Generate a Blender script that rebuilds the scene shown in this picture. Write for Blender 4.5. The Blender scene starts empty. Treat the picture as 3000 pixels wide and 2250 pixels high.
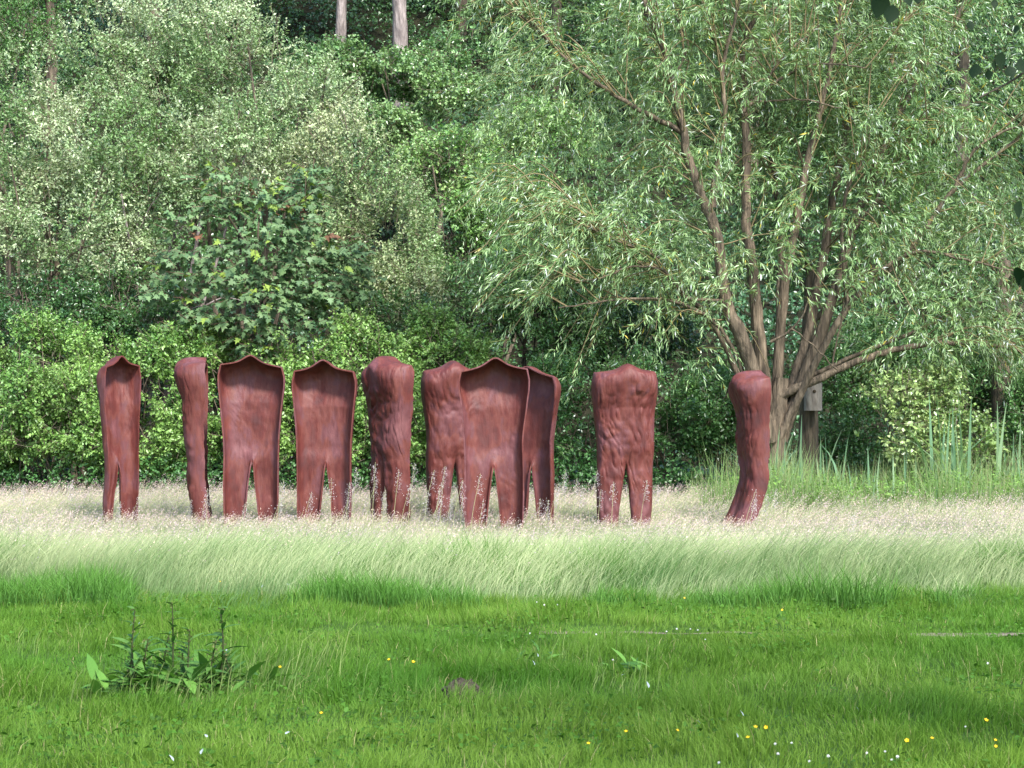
import bpy, bmesh, math, random
import numpy as np
from mathutils import Vector

R = math.radians
rng = np.random.default_rng(11)
random.seed(5)
scene = bpy.context.scene
COL = scene.collection

# ------------------------------------------------------------------ camera
FPX, HOR, EYE = 1898.0, 420.0, 1.6            # focal length in pixels at 1024 wide, horizon row, eye height
cam_d = bpy.data.cameras.new('camera')
cam = bpy.data.objects.new('camera', cam_d)
COL.objects.link(cam)
cam.location = (0, 0, EYE)
cam.rotation_euler = (R(90), 0, 0)
cam_d.sensor_width = 36.0
cam_d.lens = 36.0 * FPX / 1024.0
cam_d.shift_y = (HOR - 384.0) / 1024.0
cam_d.clip_end = 600
cam_d.dof.use_dof = True
cam_d.dof.focus_distance = 27.0
cam_d.dof.aperture_fstop = 16.0
scene.camera = cam

# ------------------------------------------------------------------ sky and sun
SUN_EL, SUN_AZ = R(47), R(152)                 # azimuth clockwise from +Y: behind the camera, to the left
world = bpy.data.worlds.new('World')
scene.world = world
world.use_nodes = True
nt = world.node_tree
bg = nt.nodes['Background']
sky = nt.nodes.new('ShaderNodeTexSky')
sky.sky_type = 'NISHITA'
sky.sun_disc = False
sky.sun_elevation = SUN_EL
sky.sun_rotation = SUN_AZ
sky.air_density = 1.0
sky.dust_density = 1.0
sky.ozone_density = 1.0
nt.links.new(sky.outputs[0], bg.inputs['Color'])
bg.inputs['Strength'].default_value = 0.15
sun_d = bpy.data.lights.new('sun', 'SUN')
sun = bpy.data.objects.new('sun', sun_d)
COL.objects.link(sun)
sun_d.energy = 3.0
sun_d.angle = R(9)
sun_d.color = (1.0, 0.97, 0.93)
sd = Vector((math.sin(SUN_AZ) * math.cos(SUN_EL), math.cos(SUN_AZ) * math.cos(SUN_EL), math.sin(SUN_EL)))
sun.rotation_euler = sd.to_track_quat('Z', 'Y').to_euler()
scene.view_settings.view_transform = 'Standard'
scene.view_settings.look = 'None'
scene.view_settings.gamma = 1
scene.view_settings.use_curve_mapping = False
scene.view_settings.exposure = 1.66
scene.render.engine = 'CYCLES'
scene.cycles.use_denoising = True
scene.cycles.denoiser = 'OPENIMAGEDENOISE'
scene.cycles.max_bounces = 6
scene.cycles.diffuse_bounces = 3
scene.cycles.glossy_bounces = 2
scene.cycles.transmission_bounces = 4
scene.cycles.sample_clamp_indirect = 4


# ------------------------------------------------------------------ helpers
def tag(o, label=None, cat=None, group=None, kind=None):
    if label: o['label'] = label
    if cat: o['category'] = cat
    if group: o['group'] = group
    if kind: o['kind'] = kind
    return o


def empty(name, loc, label, cat, group=None):
    o = bpy.data.objects.new(name, None)
    o.empty_display_size = 0.2
    o.location = loc
    COL.objects.link(o)
    return tag(o, label, cat, group)


def rnd(*s):
    return rng.random(s)


def nrm(a):
    return a / np.maximum(np.linalg.norm(a, axis=-1, keepdims=True), 1e-9)


_perm = np.random.default_rng(3).random((64, 64, 64))


def noise3(p):
    """value noise, p (...,3) -> 0..1"""
    i = np.floor(p).astype(int)
    f = p - i
    f = f * f * (3 - 2 * f)
    out = 0
    for dx in (0, 1):
        for dy in (0, 1):
            for dz in (0, 1):
                w = (f[..., 0] if dx else 1 - f[..., 0]) * (f[..., 1] if dy else 1 - f[..., 1]) * (f[..., 2] if dz else 1 - f[..., 2])
                out = out + w * _perm[(i[..., 0] + dx) % 64, (i[..., 1] + dy) % 64, (i[..., 2] + dz) % 64]
    return out


def noise2(x, y, s=1.0, off=0.0):
    p = np.stack([np.asarray(x) * s + off, np.asarray(y) * s + off * 1.7, np.full(np.shape(x), off)], -1)
    return noise3(p) * 0.65 + noise3(p * 2.13 + 9.1) * 0.35


def link_mesh(name, V, F, mat, C=None, parent=None, smooth=False):
    """V (n,3), F (m,k) all the same k, C (n,3) colour per vertex"""
    V = np.asarray(V, dtype=np.float32)
    F = np.asarray(F, dtype=np.int32)
    me = bpy.data.meshes.new(name)
    k = F.shape[1]
    me.vertices.add(len(V))
    me.vertices.foreach_set('co', V.ravel())
    me.loops.add(F.size)
    me.loops.foreach_set('vertex_index', F.ravel())
    me.polygons.add(len(F))
    me.polygons.foreach_set('loop_start', np.arange(0, F.size, k, dtype=np.int32))
    me.polygons.foreach_set('loop_total', np.full(len(F), k, dtype=np.int32))
    if smooth:
        me.polygons.foreach_set('use_smooth', np.ones(len(F), dtype=bool))
    me.update(calc_edges=True)
    if C is not None:
        at = me.color_attributes.new('col', 'FLOAT_COLOR', 'POINT')
        c4 = np.ones((len(V), 4), dtype=np.float32)
        c4[:, :3] = C
        at.data.foreach_set('color', c4.ravel())
    me.materials.append(mat)
    o = bpy.data.objects.new(name, me)
    COL.objects.link(o)
    if parent is not None:
        o.parent = parent
    return o


class Acc:
    def __init__(self):
        self.V, self.F, self.C, self.n = [], [], [], 0

    def add(self, V, F, C):
        V = np.asarray(V, float).reshape(-1, 3)
        self.V.append(V)
        self.F.append(np.asarray(F, int) + self.n)
        C = np.broadcast_to(np.asarray(C, float), V.shape)
        self.C.append(C)
        self.n += len(V)

    def build(self, name, mat, parent=None, smooth=False, origin=None):
        if not self.V:
            return None
        V = np.concatenate(self.V)
        if origin is not None:
            V = V - np.asarray(origin)
        return link_mesh(name, V, np.concatenate(self.F), mat, np.concatenate(self.C), parent, smooth)


def px(x, y, Y):
    """photo position (1024x768) at distance Y"""
    return np.array([(x - 512) / FPX * Y, Y, EYE + (HOR - y) / FPX * Y])


# ------------------------------------------------------------------ materials
def leaf_mat(name, trans=0.35, rough=0.42, spec=0.5, tcol=(1.0, 1.12, 0.6)):
    m = bpy.data.materials.new(name)
    m.use_nodes = True
    t = m.node_tree
    t.nodes.clear()
    out = t.nodes.new('ShaderNodeOutputMaterial')
    at = t.nodes.new('ShaderNodeAttribute')
    at.attribute_name = 'col'
    p = t.nodes.new('ShaderNodeBsdfPrincipled')
    p.inputs['Roughness'].default_value = rough
    p.inputs['Specular IOR Level'].default_value = spec
    tr = t.nodes.new('ShaderNodeBsdfTranslucent')
    mu = t.nodes.new('ShaderNodeMix')
    mu.data_type = 'RGBA'
    mu.blend_type = 'MULTIPLY'
    mu.inputs[0].default_value = 1
    mu.inputs[7].default_value = (*tcol, 1)
    mx = t.nodes.new('ShaderNodeMixShader')
    mx.inputs[0].default_value = trans
    t.links.new(at.outputs['Color'], p.inputs['Base Color'])
    t.links.new(at.outputs['Color'], mu.inputs[6])
    t.links.new(mu.outputs[2], tr.inputs['Color'])
    t.links.new(p.outputs[0], mx.inputs[1])
    t.links.new(tr.outputs[0], mx.inputs[2])
    t.links.new(mx.outputs[0], out.inputs[0])
    return m


def noise_mat(name, c1, c2, scale=4.0, rough=0.85, bump=0.4, stretch=(1, 1, 1), detail=6, spec=0.3, bscale=None, c3=None, bdist=0.03):
    m = bpy.data.materials.new(name)
    m.use_nodes = True
    t = m.node_tree
    p = t.nodes['Principled BSDF']
    tc = t.nodes.new('ShaderNodeTexCoord')
    mp = t.nodes.new('ShaderNodeMapping')
    mp.inputs['Scale'].default_value = stretch
    n = t.nodes.new('ShaderNodeTexNoise')
    n.inputs['Scale'].default_value = scale
    n.inputs['Detail'].default_value = detail
    n.inputs['Roughness'].default_value = 0.62
    r = t.nodes.new('ShaderNodeValToRGB')
    r.color_ramp.elements[0].position = 0.34
    r.color_ramp.elements[1].position = 0.68
    r.color_ramp.elements[0].color = (*c1, 1)
    r.color_ramp.elements[1].color = (*c2, 1)
    if c3:
        e = r.color_ramp.elements.new(0.52)
        e.color = (*c3, 1)
    b = t.nodes.new('ShaderNodeBump')
    b.inputs['Strength'].default_value = bump
    b.inputs['Distance'].default_value = bdist
    n2 = t.nodes.new('ShaderNodeTexNoise')
    n2.inputs['Scale'].default_value = bscale or scale * 3
    n2.inputs['Detail'].default_value = 8
    t.links.new(tc.outputs['Object'], mp.inputs[0])
    for q in (n, n2):
        t.links.new(mp.outputs[0], q.inputs['Vector'])
    t.links.new(n.outputs[0], r.inputs[0])
    t.links.new(r.outputs[0], p.inputs['Base Color'])
    t.links.new(n2.outputs[0], b.inputs['Height'])
    t.links.new(b.outputs[0], p.inputs['Normal'])
    p.inputs['Roughness'].default_value = rough
    p.inputs['Specular IOR Level'].default_value = spec
    return m


M_LEAF = leaf_mat('leaf', 0.22, 0.40, 0.5)
M_GLOSS = leaf_mat('glossy_leaf', 0.20, 0.30, 0.6)
M_MAPLE = leaf_mat('maple_leaf', 0.25, 0.55, 0.35)
M_SHADE = leaf_mat('matt_leaf', 0.2, 0.65, 0.2)
M_WILLOW = leaf_mat('willow_leaf', 0.22, 0.32, 0.6, (1.0, 1.12, 0.6))
M_GRASS = leaf_mat('grass_blade', 0.40, 0.6, 0.2, (1.1, 1.15, 0.55))
M_MEADOW = leaf_mat('meadow_grass', 0.35, 0.6, 0.25, (1.05, 1.05, 0.8))
M_PETAL = leaf_mat('petal', 0.25, 0.5, 0.3, (1, 1, 1))
M_TWIG = leaf_mat('twig_bark', 0.0, 0.85, 0.2)
M_BARK = noise_mat('bark', (0.055, 0.042, 0.03), (0.19, 0.15, 0.105), 9, 0.9, 1.0, (1.6, 1.6, 0.22), c3=(0.115, 0.09, 0.062), bscale=16, bdist=0.05)
M_BARK_WARM = noise_mat('willow_bark', (0.05, 0.038, 0.026), (0.25, 0.19, 0.13), 9, 0.9, 1.0, (1.6, 1.6, 0.22), c3=(0.13, 0.098, 0.066), bscale=16, bdist=0.05)
M_BARK_GREY = noise_mat('grey_bark', (0.10, 0.08, 0.075), (0.34, 0.28, 0.26), 7, 0.9, 0.8, (1.5, 1.5, 0.3), c3=(0.2, 0.165, 0.15), bscale=15, bdist=0.05)
M_HOLE_DARK = noise_mat('soil', (0.035, 0.026, 0.018), (0.10, 0.075, 0.05), 14, 0.95, 0.8)  # dark tone standing for the shade inside the nest box hole
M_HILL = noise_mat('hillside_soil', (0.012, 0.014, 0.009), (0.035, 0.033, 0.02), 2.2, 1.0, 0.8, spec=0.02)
M_TURF = noise_mat('turf', (0.022, 0.05, 0.010), (0.055, 0.105, 0.022), 5, 1.0, 0.8, spec=0.05)
M_PATH = noise_mat('worn_path', (0.10, 0.075, 0.055), (0.27, 0.215, 0.165), 9, 0.95, 0.9, bscale=40)


# ------------------------------------------------------------------ ground
def hill(x, y):
    x, y = np.asarray(x, float), np.asarray(y, float)
    foot = 37.5 - 0.02 * x + 1.0 * np.sin(x * 0.21)
    d = np.maximum(y - foot, 0)
    z = 0.60 * d * np.clip(d / 4, 0, 1) ** 0.5
    z = z + (noise2(x, y, 0.35, 4.0) - 0.5) * 1.1 * np.clip(d / 4, 0, 1)
    z = np.where(z > 42, 42 + (z - 42) * 0.15, z)
    bump = (noise2(x, y, 0.55, 1.0) - 0.5) * 0.07 + (noise2(x, y, 1.9, 7.0) - 0.5) * 0.03
    return z + bump * (d <= 0)


def sheet(name, x0, x1, y0, y1, step, mat, dz=0.0, kind='structure'):
    xs = np.arange(x0, x1 + step * 0.5, step)
    ys = np.arange(y0, y1 + step * 0.5, step)
    X, Y = np.meshgrid(xs, ys)
    V = np.stack([X, Y, hill(X, Y) + dz], -1).reshape(-1, 3)
    nx = len(xs)
    i = (np.arange(len(ys) - 1)[:, None] * nx + np.arange(nx - 1)[None, :]).ravel()
    F = np.stack([i, i + 1, i + 1 + nx, i + nx], -1)
    o = link_mesh(name, V, F, mat, smooth=True)
    o['kind'] = kind
    return o


# one sheet out to the horizon: fine in view, coarse beyond
def ground():
    xs = np.concatenate([np.arange(-240, -24, 18), np.arange(-24, 24.1, 0.25), np.arange(42, 241, 18)])
    ys = np.concatenate([np.arange(-160, 0, 16), np.arange(0, 36, 0.25), np.arange(36, 120, 1.0), np.arange(120, 420, 20)])
    X, Y = np.meshgrid(xs, ys)
    V = np.stack([X, Y, hill(X, Y)], -1).reshape(-1, 3)
    nx = len(xs)
    i = (np.arange(len(ys) - 1)[:, None] * nx + np.arange(nx - 1)[None, :]).ravel()
    F = np.stack([i, i + 1, i + 1 + nx, i + nx], -1)
    me_o = link_mesh('ground', V, F, M_TURF, smooth=True)
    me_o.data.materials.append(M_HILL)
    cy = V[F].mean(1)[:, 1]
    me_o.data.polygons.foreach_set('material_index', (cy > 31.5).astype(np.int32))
    tag(me_o, 'turf ground of the lawn and meadow rising to a wooded bank behind', None, None, 'structure')


ground()


def path_band(x):
    """centre line and half width of the worn track"""
    y = 14.15 + 0.10 * np.sin(x * 0.9 + 1.0) - 0.02 * x
    w = 0.045 + 0.15 * np.clip((np.asarray(x) - 2.2) / 1.2, 0, 1) * (0.8 + 0.5 * noise2(x, np.zeros(np.shape(x)), 3.0, 41.0)) + 0.07 * (noise2(x, np.zeros(np.shape(x)), 1.3, 3.0) - 0.5)
    return y, np.maximum(w, 0.03)


def worn_path():
    xs = np.arange(0.2, 9.0, 0.08)
    yc, w = path_band(xs)
    V, F = [], []
    for k, s in enumerate((-1, -0.4, 0.3, 1)):
        wob = (noise2(xs, np.full(xs.shape, k * 3.1), 3.0, 5.0 + k) - 0.5) * 0.30
        yy = yc + s * (w + wob)
        V.append(np.stack([xs, yy, hill(xs, yy) + 0.006], -1))
    V = np.concatenate(V)
    n = len(xs)
    for k in range(3):
        i = k * n + np.arange(n - 1)
        F.append(np.stack([i, i + 1, i + 1 + n, i + n], -1))
    o = link_mesh('path', V, np.concatenate(F), M_PATH, smooth=True)
    tag(o, 'narrow worn strip of bare pale earth across the mown lawn', None, None, 'structure')


worn_path()

# ------------------------------------------------------------------ grass
def blades(bx, by, h, w, lean, az, colb, colt, bend=0.5, mid=0.5, twist=None):
    """bent tapering blades, 5 vertices / 3 triangles each"""
    n = len(bx)
    z0 = hill(bx, by)
    base = np.stack([bx, by, z0 - 0.01], -1)
    dirh = np.stack([np.cos(az), np.sin(az), np.zeros(n)], -1)
    th = rng.uniform(0, np.pi, n) if twist is None else twist
    side = np.stack([np.cos(th), np.sin(th) * 0.6, np.zeros(n)], -1) * (w * 0.5)[:, None]
    a1 = lean * (1 - bend)
    a2 = lean * (1 + bend)
    up = np.array([0, 0, 1.0])
    p1 = base + (dirh * np.sin(a1)[:, None] + up * np.cos(a1)[:, None]) * (h * mid)[:, None]
    p2 = p1 + (dirh * np.sin(a2)[:, None] + up * np.cos(a2)[:, None]) * (h * (1 - mid))[:, None]
    V = np.stack([base - side, base + side, p1 - side * 0.8, p1 + side * 0.8, p2], 1)
    o = np.arange(n)[:, None] * 5
    F = np.concatenate([o + [0, 1, 3], o + [0, 3, 2], o + [2, 3, 4]], 0)
    C = np.stack([colb, colb, (colb + colt) / 2, (colb + colt) / 2, colt], 1)
    return V.reshape(-1, 3), F, C.reshape(-1, 3), p1, p2


def pts_frustum(n, y0, y1, margin=1.6, dens_pow=1.0):
    """points over the visible wedge, denser near the camera when dens_pow < 1"""
    y = y0 + (y1 - y0) * rnd(n) ** (1.0 / dens_pow if dens_pow != 1 else 1.0)
    half = y * (512 / FPX) + margin
    return rng.uniform(-1, 1, n) * half, y


EDGE = 16.75


def edge_y(x):
    return EDGE + (noise2(x, np.zeros(np.shape(x)), 0.55, 2.0) - 0.5) * 2.6 + (noise2(x, np.zeros(np.shape(x)), 2.3, 8.0) - 0.5) * 1.0


def lawn():
    n = 390000
    x, y = pts_frustum(n, 7.2, 17.4, 1.9)
    cl = noise2(x, y * 0.8, 2.4, 0.5)
    cl2 = noise2(x, y, 0.6, 12.5)
    keep = rnd(n) < 0.55 + 0.6 * cl
    yc, w = path_band(x)
    d = np.abs(y - yc) / w
    on = (x > -1.1) & (d < 1.15)
    nz_ = noise2(x, y, 1.6, 33.0)
    thin = np.where(x > 2.6, 0.14 + 0.7 * (noise2(x, y, 4.5, 35.0) > 0.52), np.where((x > 0.95) & (x < 1.5), 0.25, 0.65 + 0.4 * (nz_ > 0.45)))
    keep &= ~on | (rnd(n) < thin)
    keep &= y < edge_y(x) + 0.5
    x, y, cl, cl2 = x[keep], y[keep], cl[keep], cl2[keep]
    n = len(x)
    h = (0.035 + 0.30 * np.clip(cl - 0.30, 0, 1) ** 1.4 + 0.05 * cl2) * rng.uniform(0.6, 1.4, n)
    h *= np.where((np.abs(y - path_band(x)[0]) < 0.35) & (x > -1.5), 0.55, 1)
    w = rng.uniform(0.003, 0.0062, n)
    lean = np.abs(rng.normal(0.55, 0.3, n)).clip(0, 1.3)
    az = rng.normal(0, 1.3, n) + noise2(x, y, 1.3, 21) * 12
    g = np.array([0.055, 0.165, 0.013])
    y_ = np.array([0.155, 0.265, 0.036])
    k = (0.25 * rnd(n) + 0.75 * np.clip(noise2(x, y, 0.8, 40.0) * 1.7 - 0.4, 0, 1))[:, None]
    k = np.clip(k + np.clip((10.2 - y) / 1.6, 0, 1)[:, None] * 0.45, 0, 1)
    c = (g * (1 - k) + y_ * k) * rng.uniform(0.75, 1.2, (n, 1))
    dead = rnd(n) < 0.02
    c[dead] = np.array([0.40, 0.36, 0.17]) * rng.uniform(0.7, 1.1, (dead.sum(), 1))
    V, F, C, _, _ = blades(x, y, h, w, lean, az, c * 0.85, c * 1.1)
    # long wispy blades left standing here and there
    ex, ey, eh = [], [], []
    for (qx, qy, cnt, sx, sy, hh) in ((262, 690, 150, 0.30, 0.18, 0.36), (175, 700, 260, 0.32, 0.16, 0.26), (300, 672, 60, 0.3, 0.2, 0.42), (545, 668, 60, 0.2, 0.2, 0.30), (610, 690, 60, 0.2, 0.2, 0.25), (850, 690, 40, 0.4, 0.3, 0.25), (475, 705, 110, 0.25, 0.12, 0.2), (30, 655, 70, 0.3, 0.2, 0.25)):
        Yq = EYE * FPX / (qy - HOR)
        ex.append((qx - 512) / FPX * Yq + rng.normal(0, sx, cnt)); ey.append(Yq + rng.normal(0, sy, cnt)); eh.append(hh * rng.uniform(0.5, 1.3, cnt))
    ex, ey, eh = np.concatenate(ex), np.concatenate(ey), np.concatenate(eh)
    m = len(ex)
    ce = np.array([[0.12, 0.22, 0.05]]) * (1 - rnd(m, 1) * 0.5) + np.array([[0.40, 0.42, 0.16]]) * rnd(m, 1) * 0.5
    V2, F2, C2, _, _ = blades(ex, ey, eh, rng.uniform(0.003, 0.006, m), np.abs(rng.normal(0.6, 0.3, m)), rng.normal(0.1, 0.9, m), ce * 0.8, ce, bend=0.5)
    F2 = F2 + len(V)
    V, F, C = np.concatenate([V, V2]), np.concatenate([F, F2]), np.concatenate([C, C2])
    # clover and small broad leaves among the blades
    m = 15000
    wx, wy = pts_frustum(m, 8.2, 16.6, 0.8)
    ok = noise2(wx, wy, 1.1, 90.0) + 0.25 * rnd(m) > 0.73
    wx, wy = wx[ok], wy[ok]
    m = len(wx)
    Pw = np.stack([wx, wy, hill(wx, wy) + rng.uniform(0.03, 0.10, m)], -1)
    Dw = nrm(rng.normal(0, 1, (m, 3)) * [1, 1, 0.3] + [0, 0, 0.2])
    Nw = nrm(rng.normal(0, 0.45, (m, 3)) + [0, -0.3, 1])
    Nw = nrm(Nw - Dw * np.sum(Nw * Dw, -1, keepdims=True))
    Lw = rng.uniform(0.018, 0.045, m)
    Vw, Fw, Cw = leaf_quads(Pw, Dw, Nw, Lw, Lw * rng.uniform(0.5, 0.85, m), np.array([[0.060, 0.150, 0.016]]) * rng.uniform(0.6, 1.4, (m, 1)))
    Fw = Fw + len(V)
    V, F, C = np.concatenate([V, Vw]), np.concatenate([F, Fw]), np.concatenate([C, Cw])
    o = link_mesh('lawn_grass', V, F, M_GRASS, C)
    tag(o, 'short lush green lawn grass with uneven tufts in the foreground', 'grass', None, 'stuff')


def heads(p, d, L, W, col, n_fl=5):
    """open flowering panicle: little flakes round the last stretch of each stem"""
    n = len(p)
    t = np.linspace(0.0, 1.0, n_fl)[None, :] + rng.uniform(-0.08, 0.08, (n, n_fl))
    r = rng.normal(0, 1, (n, n_fl, 3)) * (W * 0.55)[:, None, None] * (1.05 - t * 0.75)[..., None]
    c = p[:, None, :] - d[:, None, :] * (L[:, None] * (1 - t))[..., None] + r
    e1 = nrm(d[:, None, :] + rng.normal(0, 0.5, (n, n_fl, 3))) * (L / n_fl * 0.95)[:, None, None]
    e2 = nrm(rng.normal(0, 1, (n, n_fl, 3))) * (W * 0.36)[:, None, None]
    V = np.stack([c - e1 * 0.5, c + e2, c + e1 * 0.6], 2).reshape(-1, 3)
    F = np.arange(len(V)).reshape(-1, 3)
    C = np.repeat(np.repeat(col[:, None, :], n_fl, 1) * rng.uniform(0.8, 1.2, (n, n_fl, 1)), 3, axis=1).reshape(-1, 3)
    return V, F, C


def meadow_height(x, y):
    e = y - edge_y(x)
    ramp = np.clip(e / 1.5, 0, 1)
    h = 0.16 + 0.48 * ramp
    # the tall front belt, a lower middle, taller again behind the statues
    mid = np.clip((y - 18.6) / 3.5, 0, 1)
    h = h * (1 - mid) + 0.36 * mid
    far = np.clip((y - 26.3) / 2.0, 0, 1)
    h = h * (1 - far) + 0.60 * far
    return h * (0.82 + 0.36 * noise2(x, y, 0.7, 17.0))


def meadow():
    a = Acc()
    hd = Acc()
    n = 240000
    x, y = pts_frustum(n, 14.9, 33.2, 2.2)
    e = y - edge_y(x) + 0.9 * (noise2(x, y, 1.4, 66.0) - 0.5)
    keep = (rnd(n) < np.clip(0.10 + (e + 1.0) / 1.9, 0.0, 1) ** 1.8) & (rnd(n) < np.where(y < 21, 1.0, np.where(y < 26, 0.75, 0.8)))
    x, y = x[keep], y[keep]
    n = len(x)
    e = y - edge_y(x)
    h = meadow_height(x, y) * rng.uniform(0.55, 1.12, n)
    w = rng.uniform(0.003, 0.0075, n) * (1 + 0.02 * (y - 16))
    lean = np.abs(rng.normal(0.40, 0.16, n)) + 0.45 * noise2(x, y, 0.5, 6.0)
    az = rng.normal(0.0, 0.45, n) + (noise2(x, y, 0.4, 3.0) - 0.5) * 1.6
    back = rnd(n) < 0.07
    az[back] += np.pi
    grn = np.array([0.085, 0.19, 0.045])
    pale = np.array([0.52, 0.56, 0.30])
    straw = np.array([0.64, 0.55, 0.42])
    patch = noise2(x, y, 0.9, 30.0)
    k = np.clip(0.68 + 0.9 * (rnd(n) - 0.5) + 1.5 * (patch - 0.45), 0, 1)
    k = k * np.clip(0.45 + e / 0.9, 0, 1) * (1 - 0.6 * np.clip((noise2(x, y, 0.75, 61.0) - 0.50) * 6, 0, 1) * np.clip((18.6 - y) / 1.5, 0, 1))
    far = np.clip((y - 18) / 9, 0, 1) * rnd(n) * np.clip(0.3 + 1.2 * noise2(x, y, 0.6, 44.0), 0, 1)
    # greener, coarser growth on the right beyond the last statue
    rightgreen = np.clip((x - 3.2) / 2, 0, 1) * np.clip((y - 27.5) / 2, 0, 1)
    k, far = k * (1 - 0.5 * rightgreen), far * (1 - 0.8 * rightgreen)
    top = grn[None] * (1 - k[:, None]) + pale[None] * k[:, None]
    top = top * (1 - far[:, None]) + straw[None] * far[:, None]
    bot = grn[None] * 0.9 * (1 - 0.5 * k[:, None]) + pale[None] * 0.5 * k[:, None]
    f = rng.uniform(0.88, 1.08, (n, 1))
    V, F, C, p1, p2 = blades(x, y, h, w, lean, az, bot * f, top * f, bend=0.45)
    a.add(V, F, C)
    # green leafy tussocks in the front edge
    m = 52000
    x2, y2 = pts_frustum(m, 15.9, 19.5, 1.0)
    kk = (noise2(x2, y2, 0.75, 50.0) > 0.51) & (y2 > edge_y(x2) - 0.8)
    x2, y2 = x2[kk], y2[kk]
    m = len(x2)
    V, F, C, _, _ = blades(x2, y2, (0.16 + 0.95 * np.clip(noise2(x2, y2, 0.75, 50.0) - 0.50, 0, 0.5)) * rng.uniform(0.8, 1.6, m), rng.uniform(0.005, 0.010, m), np.abs(rng.normal(0.55, 0.25, m)), rng.uniform(0, 6.3, m),
                           np.array([[0.05, 0.14, 0.02]]) * rng.uniform(0.7, 1.2, (m, 1)), np.array([[0.10, 0.24, 0.03]]) * rng.uniform(0.8, 1.2, (m, 1)), bend=0.5)
    a.add(V, F, C)
    o = a.build('meadow_grass', M_MEADOW)
    tag(o, 'tall pale meadow grass leaning in the wind round the statues', 'grass', None, 'stuff')
    # flowering heads
    pr = np.clip((e - 0.9) / 2.0, 0, 1) * np.where(y < 19.5, 0.03, np.where(y < 21.5, 0.12, np.where(y < 25.5, 0.36, 0.62))) * (1 - 0.6 * rightgreen)
    s = rnd(n) < pr
    P = p2[s]
    D = nrm(p2[s] - p1[s])
    ns = len(P)
    kind = rnd(ns)[:, None]
    colh = np.where(kind < 0.45, np.array([[0.50, 0.40, 0.41]]), np.where(kind < 0.8, np.array([[0.57, 0.49, 0.39]]), np.array([[0.42, 0.36, 0.41]])))
    L = rng.uniform(0.08, 0.16, ns)
    V, F, C = heads(P + D * 0.02, D, L, rng.uniform(0.014, 0.034, ns), colh * np.array([1.18, 1.08, 1.05]) * rng.uniform(0.8, 1.15, (ns, 1)))
    hd.add(V, F, C)
    o = hd.build('grass_seed_heads', M_MEADOW)
    tag(o, 'pinkish straw seed heads of the tall meadow grass', 'grass', None, 'stuff')



# ------------------------------------------------------------------ statues
def rust_mat():
    m = bpy.data.materials.new('rusted_iron')
    m.use_nodes = True
    t = m.node_tree
    p = t.nodes['Principled BSDF']
    tc = t.nodes.new('ShaderNodeTexCoord')
    oi = t.nodes.new('ShaderNodeObjectInfo')
    ad = t.nodes.new('ShaderNodeVectorMath')
    ad.operation = 'ADD'
    sc = t.nodes.new('ShaderNodeMath')
    sc.operation = 'MULTIPLY'
    sc.inputs[1].default_value = 40
    t.links.new(oi.outputs['Random'], sc.inputs[0])
    t.links.new(tc.outputs['Object'], ad.inputs[0])
    t.links.new(sc.outputs[0], ad.inputs[1])
    mp = t.nodes.new('ShaderNodeMapping')
    mp.inputs['Scale'].default_value = (1, 1, 0.55)
    t.links.new(ad.outputs[0], mp.inputs[0])
    n = t.nodes.new('ShaderNodeTexNoise')
    n.inputs['Scale'].default_value = 3.2
    n.inputs['Detail'].default_value = 7
    n.inputs['Roughness'].default_value = 0.6
    t.links.new(mp.outputs[0], n.inputs['Vector'])
    r = t.nodes.new('ShaderNodeValToRGB')
    e = r.color_ramp.elements
    e[0].position, e[0].color = 0.30, (0.066, 0.019, 0.018, 1)
    e[1].position, e[1].color = 0.72, (0.165, 0.062, 0.062, 1)
    q = e.new(0.44)
    q.color = (0.098, 0.022, 0.018, 1)
    q = e.new(0.505)
    q.color = (0.122, 0.034, 0.026, 1)
    q = e.new(0.57)
    q.color = (0.110, 0.036, 0.038, 1)
    t.links.new(n.outputs[0], r.inputs[0])
    # fine speckle and streaks
    mp2 = t.nodes.new('ShaderNodeMapping')
    mp2.inputs['Scale'].default_value = (4, 4, 0.9)
    t.links.new(ad.outputs[0], mp2.inputs[0])
    n2 = t.nodes.new('ShaderNodeTexNoise')
    n2.inputs['Scale'].default_value = 4.5
    n2.inputs['Detail'].default_value = 9
    t.links.new(mp2.outputs[0], n2.inputs['Vector'])
    r2 = t.nodes.new('ShaderNodeValToRGB')
    r2.color_ramp.elements[0].position, r2.color_ramp.elements[0].color = 0.36, (0.62, 0.6, 0.6, 1)
    r2.color_ramp.elements[1].position, r2.color_ramp.elements[1].color = 0.66, (1.18, 1.16, 1.14, 1)
    t.links.new(n2.outputs[0], r2.inputs[0])
    mu = t.nodes.new('ShaderNodeMix')
    mu.data_type = 'RGBA'
    mu.blend_type = 'MULTIPLY'
    mu.inputs[0].default_value = 0.4
    t.links.new(r.outputs[0], mu.inputs[6])
    t.links.new(r2.outputs[0], mu.inputs[7])
    t.links.new(mu.outputs[2], p.inputs['Base Color'])
    n3 = t.nodes.new('ShaderNodeTexNoise')
    n3.inputs['Scale'].default_value = 60
    n3.inputs['Detail'].default_value = 5
    t.links.new(ad.outputs[0], n3.inputs['Vector'])
    b2 = t.nodes.new('ShaderNodeBump')
    b2.inputs['Strength'].default_value = 0.18
    b2.inputs['Distance'].default_value = 0.01
    t.links.new(n3.outputs[0], b2.inputs['Height'])
    b1 = t.nodes.new('ShaderNodeBump')
    b1.inputs['Strength'].default_value = 0.4
    b1.inputs['Distance'].default_value = 0.03
    t.links.new(n2.outputs[0], b1.inputs['Height'])
    t.links.new(b2.outputs[0], b1.inputs['Normal'])
    t.links.new(b1.outputs[0], p.inputs['Normal'])
    p.inputs['Roughness'].default_value = 0.6
    p.inputs['Specular IOR Level'].default_value = 0.3
    return m


M_RUST = rust_mat()


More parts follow.
